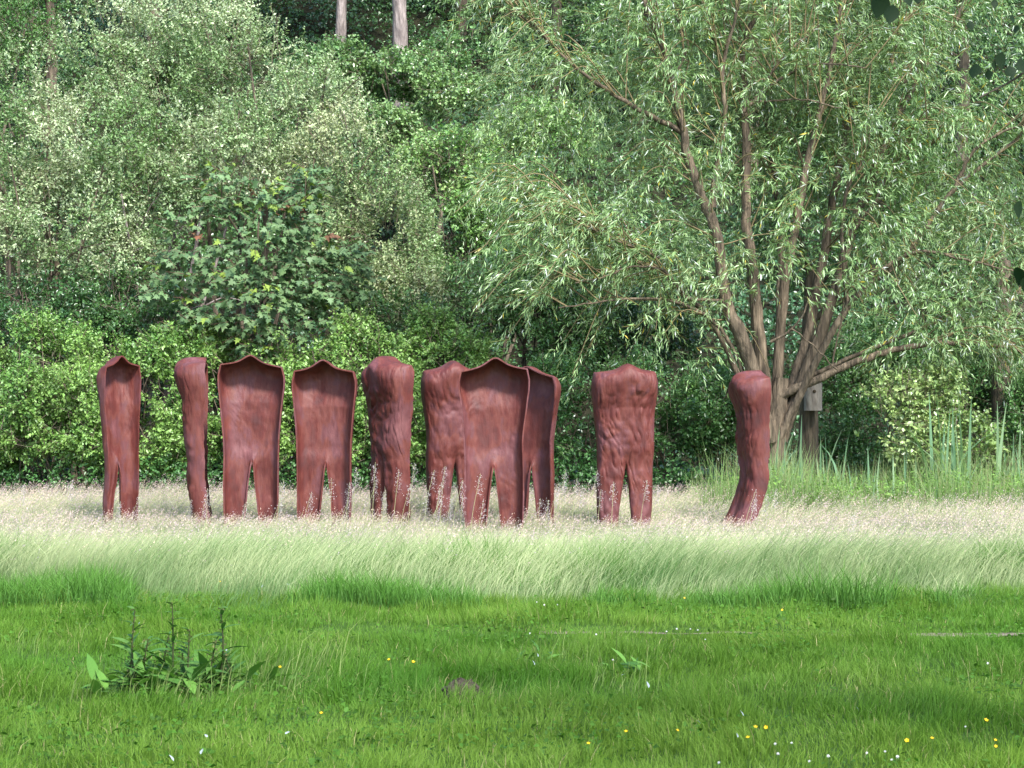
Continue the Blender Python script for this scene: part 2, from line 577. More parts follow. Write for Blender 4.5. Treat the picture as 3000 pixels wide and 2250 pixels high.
def ss(a, b, x):
    t = np.clip((x - a) / (b - a), 0, 1)
    return t * t * (3 - 2 * t)


def statue(xp, ytop, Y, yaw, seed, label, hw0=0.45, depth=0.33, kick=0.0, Hadd=0.0, smooth_face=False):
    """A plain hollow standing shell: half-round torso without head or arms, two half-round legs.
    Local frame: rounded side towards -y, open side towards +y."""
    H = EYE + (HOR - ytop) / FPX * Y + Hadd
    p = 3.0
    zc = 0.425 * H                                  # crotch
    ns, nb = 56, 16
    zs = np.concatenate([np.linspace(-0.12, zc, 46), np.linspace(zc, 0.87 * H, 52)[1:]])
    b = np.linspace(0, np.pi / 2, nb + 1)[1:]
    capz = 0.87 * H + 0.13 * H * np.sin(b) ** (2 / 3.6)
    zz = np.concatenate([zs, capz])

    capf = np.concatenate([np.ones(len(zs)), np.cos(b) ** (2 / 3.6)])
    capf[-1] = 0
    t = zz / H
    hw = np.interp(t, [-0.1, 0.0, 0.25, 0.43, 0.55, 0.80, 0.88, 0.94, 1.0], np.array([0.355, 0.36, 0.38, 0.378, 0.385, 0.435, 0.455, 0.455, 0.425]) / 0.45 * hw0)
    gap = np.where(zz < zc, 0.235 * np.clip((zc - zz) / zc, 0, 1.1) ** 0.75, 0)
    kleg = 1 - ss(zc - 0.16, zc + 0.22, zz)
    sr = np.random.default_rng(seed * 13)
    nx0, nb_, tilt = sr.uniform(-0.10, 0.10), sr.uniform(0.05, 0.085), sr.uniform(-0.06, 0.06)
    verts, faces = [], []
    for half in (-1, 1):
        s = np.linspace(0, 1, ns)                   # 0 = middle line, 1 = outer edge
        a = s * np.pi / 2
        u = np.sin(a) ** (2 / p)
        c = np.cos(a) ** (2 / p)
        al = (2 * s - 1) * np.pi / 2                # leg: -90 inner edge .. 90 outer edge
        ul = np.sign(al) * np.abs(np.sin(al)) ** (2 / p)
        cl_ = np.abs(np.cos(al)) ** (2 / p)
        off = sum(len(q) for q in verts)
        g2 = gap[:, None] / 2
        xt = hw[:, None] * u[None]
        xl = g2 + (hw[:, None] - g2) * (ul[None] + 1) / 2
        k = kleg[:, None]
        # keep the halves welded above the crotch
        X = xt * (1 - k) + xl * k
        dep = (depth * np.interp(t, [0, 0.45, 0.75, 0.92, 1.0], [0.74, 0.72, 0.80, 1.12, 1.15]))[:, None]
        kd = k * 0.45
        Yd = dep * (c[None] * (1 - kd) + 0.85 * cl_[None] * kd)
        rowtop = capf[:, None]
        Yd = Yd * rowtop
        Z = np.repeat(zz[:, None], ns, 1)
        # shoulders fall away from a low neck
        xr = half * X / hw0 - nx0
        fall = 0.145 - nb_ * np.exp(-(xr / 0.30) ** 2) - 0.075 * (1 - np.clip(np.abs(xr), 0, 1)) + tilt * half * X
        Z = Z - fall * ss(0.62 * H, 1.0 * H, Z)
        P = np.stack([half * X, -Yd, Z], -1)
        verts.append(P.reshape(-1, 3))
        nr = len(zz)
        for r_ in range(nr - 1):
            for q in range(ns - 1):
                i = off + r_ * ns + q
                f = (i, i + 1, i + 1 + ns, i + ns)
                faces.append(f if half > 0 else f[::-1])
    V = np.concatenate(verts)
    # hand-made unevenness
    q = V + seed * 3.7
    inside = 0.35 if abs(yaw) > 110 else 1.0
    amp = 0.022
    V[:, 0] += (noise3(q * 2.2) - 0.5) * amp * 1.4
    wq = q + (noise3(q * 1.6 + 9)[:, None] - 0.5) * np.array([0.5, 0.5, 0.0])
    rg = lambda v: 1 - np.abs(2 * v - 1)
    rip = (rg(noise3(wq * np.array([8, 8, 2.4]))) - 0.6) * 0.026 + (rg(noise3(wq * np.array([17, 17, 6.0]) + 5)) - 0.6) * 0.022 + (noise3(wq * np.array([34, 34, 16]) + 15) - 0.5) * 0.012
    rip *= inside
    V[:, 1] += (noise3(q * 2.2 + 31) - 0.5) * amp * 1.6 + rip
    V[:, 2] += (noise3(q * np.array([3.5, 3.5, 0.5]) + 71) - 0.5) * 0.05 * ss(0.8, 1.0, V[:, 2] / H)
    if kick:
        low = np.clip(1 - V[:, 2] / (0.36 * H), 0, 1.2)
        V[:, 1] -= kick * low ** 1.6
    bm = bmesh.new()
    bv = [bm.verts.new(v) for v in V]
    for f in faces:
        bm.faces.new([bv[i] for i in f])
    bmesh.ops.remove_doubles(bm, verts=bm.verts, dist=0.0015)
    bmesh.ops.recalc_face_normals(bm, faces=bm.faces)
    me = bpy.data.meshes.new('statue')
    bm.to_mesh(me)
    bm.free()
    for po in me.polygons:
        po.use_smooth = True
    me.materials.append(M_RUST)
    o = bpy.data.objects.new('statue', me)
    COL.objects.link(o)
    # make sure the shell thickens inwards (towards the open side)
    md = o.modifiers.new('thickness', 'SOLIDIFY')
    md.thickness = 0.019
    md.offset = 0.0
    md.use_even_offset = False
    bv_ = o.modifiers.new('bevel', 'BEVEL')
    bv_.width = 0.006
    bv_.segments = 2
    bv_.limit_method = 'ANGLE'
    bv_.angle_limit = R(55)
    X = (xp - 512) / FPX * Y - math.sin(R(yaw)) * depth * 0.42
    o.location = (X, Y, 0)
    o.rotation_euler = (0, 0, R(yaw))
    return tag(o, label, 'statue', 'headless rust red standing statues in the meadow')


statue(117, 357, 26.6, -126, 1, 'leftmost rust red hollow statue turned to show its left edge and its inside', hw0=0.33, depth=0.27)
statue(194, 356, 26.9, -84, 2, 'narrow rust red statue seen side on, second from the left', hw0=0.42, depth=0.40, kick=-0.10)
statue(251, 356, 26.4, 180, 3, 'rust red hollow statue facing away with orange streaked inside, third from the left')
statue(325, 361, 26.2, 172, 4, 'rust red hollow statue facing away, fourth from left beside the three quarter one')
statue(386, 357, 26.8, -52, 5, 'rust red statue turned three quarters to the left, between open statue and overlapping trio', depth=0.35)
statue(455, 362, 27.2, 12, 6, 'rust red statue with rounded front, half hidden behind the broad hollow one')
statue(494, 360, 24.9, 180, 7, 'broad hollow rust red statue standing in front of the overlapping trio')
statue(532, 366, 26.5, 150, 8, 'hollow rust red statue with its outer right side showing, right of the overlapping trio')
statue(625, 363, 26.2, 3, 9, 'rust red statue facing forward alone between the trio and the willow')
statue(749, 369, 26.4, -76, 10, 'rightmost rust red statue seen side on before the willow trunk, legs slanting left', hw0=0.38, depth=0.38, kick=0.36)


# ------------------------------------------------------------------ plants
def leaf_quads(P, D, N, L, W, col, fold=0.18):
    """folded rhombic leaves, 4 vertices / 2 triangles each"""
    S = np.cross(D, N)
    S = nrm(S)
    N2 = np.cross(S, D)
    m = P + D * (L * 0.45)[:, None]
    V = np.stack([P, m + S * (W / 2)[:, None] + N2 * (W * fold)[:, None], P + D * L[:, None] - N2 * (L * 0.06)[:, None], m - S * (W / 2)[:, None] + N2 * (W * fold)[:, None]], 1)
    n = len(P)
    o = np.arange(n)[:, None] * 4
    F = np.concatenate([o + [0, 2, 1], o + [0, 3, 2]], 0)
    C = np.repeat(col[:, None, :], 4, 1)
    return V.reshape(-1, 3), F, C.reshape(-1, 3)


def maple_leaf_shape():
    """five-lobed leaf outline in its own plane, stalk at the origin, unit width"""
    tips = [(-0.50, 0.12), (-0.46, 0.55), (0.0, 0.98), (0.46, 0.55), (0.50, 0.12)]
    notch = [(-0.24, 0.33), (-0.17, 0.55), (0.17, 0.55), (0.24, 0.33)]
    pts = [(0.0, 0.0)]
    base = [(-0.2, -0.06)]
    pts += base
    for i, tp in enumerate(tips):
        pts.append(tp)
        if i < 4:
            pts.append(notch[i])
    pts.append((0.2, -0.06))
    V = np.array([(x, y, 0.10 * abs(x)) for x, y in pts])
    V[:, 2] -= 0.10 * V[:, 1] ** 2
    V = np.concatenate([V, [[0, 0.34, 0.0]]])
    n = len(pts)
    F = np.array([(n, i, (i + 1) % n) for i in range(n)])
    return V, F


MAPLE_V, MAPLE_F = maple_leaf_shape()


def shape_leaves(SV, SF, P, D, N, L, col):
    S = nrm(np.cross(D, N))
    N2 = np.cross(S, D)
    V = P[:, None, :] + (S[:, None, :] * SV[None, :, 0:1] + D[:, None, :] * SV[None, :, 1:2] + N2[:, None, :] * SV[None, :, 2:3]) * L[:, None, None]
    k = len(SV)
    F = (np.arange(len(P))[:, None, None] * k + SF[None]).reshape(-1, 3)
    C = np.repeat(col[:, None, :], k, 1)
    return V.reshape(-1, 3), F, C.reshape(-1, 3)


def sprig_leaves(P, D, length, nl, L, W, cols, droop=0.1, spread=0.8, face=0.8, per_leaf=0.18):
    """leaf positions, directions and normals along each sprig"""
    n = len(P)
    t = (np.arange(nl)[None, :] + rnd(n, nl) * 0.6) / nl
    ln = (length if np.ndim(length) else np.full(n, length))
    pos = P[:, None, :] + D[:, None, :] * (t * ln[:, None])[..., None]
    pos[..., 2] -= droop * (t ** 2) * ln[:, None]
    tang = np.repeat(D[:, None, :], nl, 1).copy()
    tang[..., 2] -= 2 * droop * t
    r = nrm(rng.normal(0, 1, (n, nl, 3)))
    sd_ = nrm(np.cross(tang, r))
    d = nrm(tang * (1 - spread * 0.55) + sd_ * spread + np.array([0, 0, -0.12]) * (1 + droop * 4))
    nn = np.array([0, -0.25, 1.0]) * face + rng.normal(0, 0.55, (n, nl, 3))
    nn = nn - d * np.sum(nn * d, -1, keepdims=True)
    nn = nrm(nn)
    LL = L * rng.uniform(0.6, 1.2, (n, nl)) * (1.05 - 0.35 * t)
    WW = W * rng.uniform(0.75, 1.15, (n, nl)) * LL / L
    cc = np.repeat(cols[:, None, :], nl, 1) * rng.uniform(1 - per_leaf, 1 + per_leaf, (n, nl, 1))
    f = lambda a: a.reshape(-1, a.shape[-1]) if a.ndim == 3 else a.ravel()
    return f(pos), f(d), f(nn), f(LL), f(WW), f(cc)


def tubes(P0, P1, r0, r1, col, sides=3):
    """straight thin twigs as open 3-sided prisms"""
    n = len(P0)
    d = nrm(P1 - P0)
    ref = np.where(np.abs(d[:, 2:3]) > 0.9, np.array([[1.0, 0, 0]]), np.array([[0, 0, 1.0]]))
    a = nrm(np.cross(d, ref))
    b = np.cross(d, a)
    rings = []
    for P, r in ((P0, r0), (P1, r1)):
        for k in range(sides):
            th = 2 * math.pi * k / sides
            rings.append(P + (a * math.cos(th) + b * math.sin(th)) * np.broadcast_to(r, (n,))[:, None])
    V = np.stack(rings, 1)
    F = []
    o = np.arange(n)[:, None] * (2 * sides)
    for k in range(sides):
        k2 = (k + 1) % sides
        F += [o + [k, k2, sides + k2], o + [k, sides + k2, sides + k]]
    return V.reshape(-1, 3), np.concatenate(F, 0), np.repeat(np.broadcast_to(col, (n, 3))[:, None, :], 2 * sides, 1).reshape(-1, 3)


def smooth_path(pts, m=6):
    pts = np.asarray(pts, float)
    P = np.concatenate([[2 * pts[0] - pts[1]], pts, [2 * pts[-1] - pts[-2]]])
    out = []
    for i in range(1, len(P) - 2):
        for k in range(m):
            t = k / m
            a, b, c, d = P[i - 1], P[i], P[i + 1], P[i + 2]
            out.append(0.5 * ((2 * b) + (-a + c) * t + (2 * a - 5 * b + 4 * c - d) * t * t + (-a + 3 * b - 3 * c + d) * t ** 3))
    out.append(P[-2])
    return np.array(out)


def limb(acc, path, r0, r1, sides=8, col=(0.15, 0.11, 0.08), gnarl=0.10, power=1.0):
    """tapered tube along a path with uneven girth"""
    P = np.asarray(path)
    n = len(P)
    T = np.gradient(P, axis=0)
    T = nrm(T)
    ref = np.array([0.31, 0.95, 0.05])
    a = nrm(np.cross(T, ref))
    b = np.cross(T, a)
    th = np.arange(sides) / sides * 2 * np.pi
    rr = r0 + (r1 - r0) * np.linspace(0, 1, n) ** power
    wob = 1 + gnarl * (rng.random((n, sides)) - 0.5) * 2
    V = P[:, None, :] + (a[:, None, :] * np.cos(th)[None, :, None] + b[:, None, :] * np.sin(th)[None, :, None]) * (rr[:, None] * wob)[..., None]
    i = np.arange(n - 1)[:, None] * sides
    k = np.arange(sides)[None, :]
    k2 = (k + 1) % sides
    q = np.stack([i + k, i + k2, i + sides + k2, i + sides + k], -1).reshape(-1, 4)
    F = np.concatenate([q[:, [0, 1, 2]], q[:, [0, 2, 3]]])
    acc.add(V.reshape(-1, 3), F, np.asarray(col))


def crown_points(n, blobs, gap=0.42, gscale=0.9, inner=0.45, seed=0.0):
    """points in a union of ellipsoids (cx,cy,cz,rx,ry,rz), favouring the outer part, with noise gaps"""
    w = np.array([b[3] * b[4] + b[4] * b[5] + b[3] * b[5] for b in blobs])
    w = w / w.sum()
    out_p, out_d = [], []
    need = n
    while need > 0:
        m = int(need * 1.8) + 50
        idx = rng.choice(len(blobs), m, p=w)
        B = np.array(blobs)[idx]
        d = nrm(rng.normal(0, 1, (m, 3)))
        r = inner + (1 - inner) * rnd(m) ** 0.6
        lump = 0.86 + 0.30 * noise3(d * 2.6 + B[:, :3] * 0.37 + seed)
        p = B[:, :3] + d * B[:, 3:6] * (r * lump)[:, None]
        nz = noise3(p * gscale + seed + 13) * 0.6 + noise3(p * gscale * 2.3 + seed) * 0.4
        ok = (nz > gap) & (p[:, 2] > hill(p[:, 0], p[:, 1]) + 0.05)
        out_p.append(p[ok])
        out_d.append(d[ok])
        need -= ok.sum()
    return np.concatenate(out_p)[:n], np.concatenate(out_d)[:n]


def foliage(acc, tw, blobs, n, nl, L, W, base, alt, altp=0.3, length=0.35, droop=0.15, up=0.4, gap=0.42, gscale=0.9, inner=0.45, seed=0.0, face=0.8, twig_col=(0.13, 0.10, 0.07), twigs=0.5, var=0.22, shape=None, pale=0.045):
    P, D = crown_points(n, blobs, gap, gscale, inner, seed)
    D = nrm(D + np.array([0, 0, up]) + rng.normal(0, 0.55, D.shape))
    pick = noise3(P * 0.8 + seed + 3)[:, None] * 0.8 + rnd(n, 1) * 0.5
    k = np.clip((pick - (1 - altp) * 0.75) * 3, 0, 1)
    cols = (np.array(base) * (1 - k) + np.array(alt) * k) * rng.uniform(1 - var, 1 + var, (n, 1))
    ln = length * rng.uniform(0.6, 1.3, n)
    p, d, nn, LL, WW, cc = sprig_leaves(P - D * (ln * 0.5)[:, None], D, ln, nl, L, W, cols, droop, face=face)
    cc = cc * np.array([1.22, 1.10, 0.98])
    hl = rnd(len(p)) < pale
    cc[hl] = np.clip(cc[hl] * 1.35 + 0.06, 0, 0.6)  # random leaves lightened, silvery highlights put into their colour
    if shape is None:
        acc.add(*leaf_quads(p, d, nn, LL, WW, cc))
    else:
        acc.add(*shape_leaves(shape[0], shape[1], p, d, nn, LL, cc))
    if tw is not None and twigs > 0:
        s = rnd(n) < twigs
        A = P[s] - D[s] * (ln[s] * 0.9)[:, None]
        Bq = P[s] + D[s] * (ln[s] * 0.5)[:, None]
        tw.add(*tubes(A, Bq, 0.006, 0.003, np.array(twig_col)))
    return p, d, nn, LL, cc


def base_of(blobs):
    B = np.array(blobs)
    return B[:, 0].mean(), B[:, 1].mean()


def shrub(name, label, cat, blobs, n, nl, L, W, base, alt, stems=6, stem_r=0.03, bark=None, leafm=None, group=None, foot=None, stem_spread=0.3, trunkname='stem', limbs=10, bcol=(0.14, 0.11, 0.08), **kw):
    """a bush or small tree: stems from one foot into the crown, limbs, twigs and leaves"""
    bx, by = foot if foot else base_of(blobs)
    bz = float(hill(bx, by))
    root = empty(name, (bx, by, bz), label, cat, group)
    og = (bx, by, bz)
    leaf, tw, st = Acc(), Acc(), Acc()
    Bs = np.array(blobs)
    for i in range(stems):
        b = Bs[i % len(Bs)]
        tgt = b[:3] + rng.uniform(-0.5, 0.5, 3) * b[3:6]
        a0 = np.array([bx + rng.uniform(-1, 1) * stem_spread, by + rng.uniform(-1, 1) * stem_spread, 0])
        a0[2] = float(hill(a0[0], a0[1])) - 0.1
        md = (a0 + tgt) / 2 + np.array([rng.uniform(-0.25, 0.25), rng.uniform(-0.25, 0.25), 0.2]) * (1 + 0.15 * (tgt[2] - a0[2]))
        path = smooth_path([a0, md, tgt], 7)
        limb(st, path, stem_r * rng.uniform(0.8, 1.2), stem_r * 0.3, 7)
        for k in range(max(1, limbs // max(stems, 1))):
            j = rng.integers(4, len(path) - 1)
            e = path[j] + rng.normal(0, 0.45, 3) * b[3:6] + np.array([0, 0, 0.2 * b[5]])
            m2 = (path[j] + e) / 2 + np.array([0, 0, 0.12 * b[5]])
            limb(st, smooth_path([path[j], m2, e], 5), stem_r * 0.4, stem_r * 0.12, 5)
    foliage(leaf, tw, blobs, n, nl, L, W, base, alt, twig_col=bcol, **kw)
    st.build(trunkname, bark or M_BARK, root, True, og)
    tw.build('twigs', M_TWIG, root, False, og)
    leaf.build('crown', leafm or M_LEAF, root, False, og)
    for ch in root.children:
        if ch.name.startswith('twigs'):
            ch['kind'] = 'stuff'
    return root


def E(x, y, Y, rx, ry, rd=None):
    """ellipsoid blob at photo position (x,y), distance Y, radii in photo pixels (rd = depth radius in metres)"""
    c = px(x, y, Y)
    s = Y / FPX
    return (c[0], c[1], c[2], rx * s, rd if rd else rx * s * 0.8, ry * s)


lawn()
meadow()


# --- wooded bank: trees standing on the slope behind everything
DARK, DARK2 = (0.05, 0.12, 0.05), (0.12, 0.23, 0.085)


def bank_tree(xp, Y, h, r, label, bark, base, alt, n=1300, lean=0.0, tr=0.16, low=0.35, L=0.125):
    x = (xp - 512) / FPX * Y
    z = float(hill(x, Y))
    root = empty('bank_tree', (x, Y, z), label, 'tree', 'trees on the wooded bank')
    og = (x, Y, z)
    t, leaf, tw = Acc(), Acc(), Acc()
    top = np.array([x + lean * h, Y + 0.5, z + h])
    path = smooth_path([(x, Y, z - 0.3), (x + lean * h * 0.3 + 0.1, Y, z + h * 0.35), (x + lean * h * 0.7 - 0.1, Y + 0.2, z + h * 0.7), top], 8)
    limb(t, path, tr, tr * 0.25, 10)
    blobs = []
    for k in range(7):
        a = rng.uniform(0, 6.28)
        zz = z + h * (low + (1 - low) * (k + 0.5) / 7)
        c = np.array([x + lean * (zz - z) + math.cos(a) * r * 0.55, Y + 0.8 + math.sin(a) * r * 0.5, zz])
        blobs.append((*c, r * 0.7, r * 0.6, h * 0.14 + 0.4))
        j = min(len(path) - 1, int(len(path) * (zz - z) / h * 0.85))
        limb(t, smooth_path([path[j], (path[j] + c) / 2 + (0, 0, 0.2), c], 5), tr * 0.4, tr * 0.1, 6)
    foliage(leaf, tw, blobs, n, 12, L, L * 0.62, base, alt, length=0.55, droop=0.2, gap=0.40, gscale=0.6, inner=0.3, seed=xp * 0.1, twigs=0.25)
    t.build('trunk', bark, root, True, og)
    leaf.build('crown', M_GLOSS, root, False, og)
    o = tw.build('twigs', M_TWIG, root, False, og)
    o['kind'] = 'stuff'


bank_tree(338, 55, 9, 2.2, 'slim grey trunked tree on the bank, left one of the two bare trunks', M_BARK_GREY, DARK, DARK2, 900, 0.0, 0.19, 0.52)
bank_tree(399, 54, 10, 2.4, 'stouter grey trunked tree on the bank, right one of the two bare trunks', M_BARK_GREY, DARK, DARK2, 900, -0.03, 0.27, 0.55)
bank_tree(553, 56, 8, 2.6, 'tree on the bank behind the left edge of the willow', M_BARK, (0.03, 0.07, 0.025), DARK2, 1200, 0.0, 0.2, 0.30)
bank_tree(48, 52, 9, 2.6, 'dark stemmed tree on the bank above the grey sallows at the left', M_BARK, DARK, DARK2, 1500, 0.0, 0.2, 0.25)
bank_tree(-40, 50, 10, 3.0, 'tree on the bank at the left end', M_BARK, DARK, (0.05, 0.13, 0.03), 1500, 0.0, 0.2, 0.1)
bank_tree(150, 56, 9, 2.8, 'tree on the bank behind the tallest sallow', M_BARK, DARK, DARK2, 1300, 0.0, 0.2, 0.2)
bank_tree(245, 58, 9, 2.8, 'tree on the bank between the tallest sallow and the two bare trunks', M_BARK, DARK, DARK2, 1300, 0.0, 0.2, 0.25)
bank_tree(460, 60, 9, 2.8, 'dense dark tree on the bank between the right bare trunk and the willow', M_BARK, DARK, DARK2, 1500, 0.0, 0.2, 0.12)
bank_tree(640, 54, 9, 3.0, 'dark tree on the bank behind the left stems of the willow', M_BARK, DARK, DARK2, 1500, 0.0, 0.2, 0.1)
bank_tree(750, 52, 9, 3.0, 'dark tree on the bank behind the middle of the willow', M_BARK, DARK, DARK2, 1500, 0.0, 0.2, 0.1)
bank_tree(860, 54, 9, 3.0, 'dark tree on the bank behind the right stems of the willow', M_BARK, DARK, DARK2, 1500, 0.0, 0.2, 0.1)
bank_tree(960, 51, 9, 3.0, 'dark tree on the bank behind the right side of the willow', M_BARK, DARK, DARK2, 1500, 0.0, 0.2, 0.1)
bank_tree(1070, 52, 10, 3.2, 'dark tree on the bank at the right end', M_BARK, DARK, DARK2, 1500, 0.0, 0.2, 0.1)

bank_tree(-150, 47, 10, 3.2, 'tree on the bank beyond the left end', M_BARK, DARK, DARK2, 1300, 0.0, 0.2, 0.05)
bank_tree(1180, 47, 10, 3.2, 'tree on the bank beyond the right end', M_BARK, DARK, DARK2, 1300, 0.0, 0.2, 0.05)


# --- ivy and brambles covering the bank
def bank_cover():
    a = Acc()
    n = 52000
    x, y = pts_frustum(n, 37.5, 66, 9.0)
    z = hill(x, y) + rng.uniform(0.02, 0.6, n) * (0.4 + noise2(x, y, 0.5, 2.0) * 1.4)
    P = np.stack([x, y, z], -1)
    D = nrm(rng.normal(0, 1, (n, 3)) * [1, 1, 0.4] + [0, -0.5, 0.25])
    k = np.clip(noise2(x, y, 0.5, 19.0) * 2 - 0.6, 0, 1)[:, None]
    c = (np.array(DARK) * (1 - k) + np.array((0.09, 0.18, 0.05)) * k) * rng.uniform(0.7, 1.3, (n, 1))
    p, d, nn, LL, WW, cc = sprig_leaves(P, D, 0.4, 6, 0.12, 0.09, c, 0.2)
    a.add(*leaf_quads(p, d, nn, LL, WW, cc))
    o = a.build('ivy_cover', M_GLOSS)
    tag(o, 'dark ivy and brambles covering the wooded bank', 'ground cover', None, 'stuff')


bank_cover()

SAL, SAL2 = (0.15, 0.26, 0.11), (0.32, 0.42, 0.27)
SKW = dict(length=0.45, droop=0.05, up=0.75, gap=0.49, gscale=1.15, inner=0.35, twigs=0.3)
shrub('sallow_tree', 'grey green sallow at the left edge above the low bushes', 'tree',
      [E(-30, 190, 36.5, 95, 110, 1.6), E(60, 215, 36.5, 90, 75, 1.6), E(85, 140, 37, 90, 65, 1.5), E(20, 90, 37.5, 80, 60, 1.4)],
      3300, 12, 0.088, 0.044, (0.11, 0.22, 0.075), SAL2, stems=9, stem_r=0.06, foot=(-8.2, 36.8), limbs=27, bark=M_BARK, seed=2.0, **SKW)
shrub('sallow_tree', 'tallest grey green sallow reaching the top of the picture left of the bare trunks', 'tree',
      [E(170, 95, 38.2, 85, 75, 1.6), E(245, 70, 38.2, 80, 70, 1.5), E(300, 110, 38.0, 65, 65, 1.4), E(190, 30, 38.6, 75, 50, 1.4), E(120, 50, 38.8, 70, 50, 1.4)],
      4200, 12, 0.088, 0.044, SAL, SAL2, stems=9, stem_r=0.06, foot=(-5.6, 38.0), limbs=30, bark=M_BARK, seed=5.0, **SKW)
shrub('sallow_tree', 'grey green sallow with bare pale stem behind the young maple', 'tree',
      [E(150, 195, 36.8, 75, 65, 1.3), E(225, 150, 36.9, 80, 55, 1.4), E(110, 260, 36.6, 60, 40, 1.1)],
      2500, 12, 0.088, 0.044, SAL, SAL2, stems=7, stem_r=0.055, foot=(-7.3, 36.7), limbs=20, bark=M_BARK_GREY, seed=8.0, **SKW)
shrub('sallow_tree', 'grey green sallow between the young maple and the alder bushes', 'tree',
      [E(345, 160, 36.9, 55, 70, 1.2), E(385, 235, 36.6, 60, 75, 1.2), E(415, 305, 36.0, 65, 55, 1.1), E(355, 250, 36.6, 50, 60, 1.1)],
      2900, 12, 0.086, 0.040, SAL, (0.30, 0.37, 0.22), stems=8, stem_r=0.05, foot=(-2.5, 36.6), limbs=22, bark=M_BARK, seed=11.0, **SKW)
shrub('dark_shrub', 'dark leafy bush in the top left corner', 'shrub',
      [E(10, 25, 42, 45, 40, 1.2), E(-40, 60, 42, 50, 60, 1.4)], 900, 12, 0.085, 0.05, (0.05, 0.14, 0.03), (0.08, 0.18, 0.04), stems=4, stem_r=0.06, length=0.5, gap=0.36, foot=(-11.2, 42.0))

# --- alder / hazel bushes in the middle
ALD, ALD2 = (0.11, 0.24, 0.065), (0.23, 0.38, 0.15)
AKW = dict(length=0.45, droop=0.12, up=0.45, gap=0.48, gscale=1.1, inner=0.35, twigs=0.5, leafm=M_GLOSS)
shrub('alder_bush', 'round leaved bush below the two bare trunks on the bank', 'shrub',
      [E(395, 75, 45, 60, 26, 1.3), E(440, 95, 44.5, 60, 30, 1.3), E(470, 60, 45.5, 55, 35, 1.4), E(385, 125, 43.5, 35, 22, 0.9), E(340, 62, 45, 36, 22, 1.0)],
      2300, 11, 0.11, 0.08, (0.08, 0.18, 0.06), (0.16, 0.28, 0.11), stems=6, stem_r=0.05, foot=(-1.9, 44.6), seed=14.0, **AKW)
shrub('alder_bush', 'bright round leaved bush left of the willow above the overlapping statues', 'shrub',
      [E(450, 165, 39, 55, 40, 1.2), E(500, 215, 38.5, 65, 60, 1.3), E(455, 245, 38, 55, 50, 1.1), E(540, 140, 40, 60, 45, 1.2)],
      2700, 11, 0.10, 0.068, ALD, ALD2, stems=7, stem_r=0.05, foot=(-0.9, 38.6), seed=17.0, **AKW)
shrub('alder_bush', 'mid green bush under the left branches of the willow', 'shrub',
      [E(500, 300, 35.5, 65, 50, 1.2), E(560, 320, 35.2, 60, 55, 1.2), E(545, 260, 36, 60, 45, 1.2)],
      2300, 11, 0.088, 0.055, (0.075, 0.18, 0.055), (0.15, 0.28, 0.10), stems=7, stem_r=0.04, foot=(0.5, 35.6), seed=20.0, **AKW)

# --- low bright hedge bushes behind the statues
HG, HG2 = (0.085, 0.20, 0.045), (0.17, 0.31, 0.085)
HKW = dict(length=0.36, droop=0.12, up=0.6, gap=0.47, gscale=1.4, inner=0.35, twigs=0.3)
hedge = [(-135, 380, 65, 72, 'low bright green bush beyond the left edge'),
         (-25, 385, 60, 72, 'low bright green bush at the left edge of the meadow'),
         (55, 372, 58, 66, 'low bright green bush left of the first statue'),
         (140, 385, 60, 72, 'low bright green bush between the first and second statues'),
         (215, 378, 56, 62, 'low bright green bush behind the second and third statues'),
         (295, 385, 58, 68, 'low bright green bush behind the third and fourth statues'),
         (370, 375, 60, 72, 'low yellow green bush behind the three quarter statue'),
         (450, 378, 60, 66, 'low yellow green bush behind the overlapping trio of statues')]
for i, (x, y, rx, ry, lb) in enumerate(hedge):
    Yh = 33.4 + 0.5 * math.sin(i * 2.1)
    up = (6, 18, 2, -14, 4, -10, 8, 14)[i]
    blobs = [E(x, y - 4 - up, Yh + 0.2, rx * 0.9, ry * 0.62, 0.9), E(x - rx * 0.45, y + 28, Yh - 0.5, rx * 0.62, ry * 0.55, 0.8), E(x + rx * 0.45, y + 22, Yh - 0.4, rx * 0.62, ry * 0.55, 0.8), E(x + 8, y + 50, Yh - 0.5, rx * 0.9, ry * 0.42, 0.7),
             E(x - rx * 0.5, y + 66, Yh - 0.5, rx * 0.6, 24, 0.6), E(x + rx * 0.5, y + 66, Yh - 0.5, rx * 0.6, 24, 0.6),
             E(x - rx * 0.3, y - 38 - up, Yh + 0.5, rx * 0.42, ry * 0.34, 0.6), E(x + rx * 0.42, y - 28 + up * 0.5, Yh + 0.3, rx * 0.38, ry * 0.36, 0.6)]
    c = px(x, 400, Yh)
    k = i / 6
    shrub('hedge_bush', lb, 'bush', blobs, 2500, 11, 0.082, 0.050,
          tuple(np.array(HG) * (1 + 0.12 * math.sin(i * 3))), HG2, stems=9, stem_r=0.018, foot=(c[0], Yh), stem_spread=0.6, limbs=18, group='low bushes along the meadow edge', seed=23.0 + i * 3, altp=0.3 + 0.15 * k, **HKW)
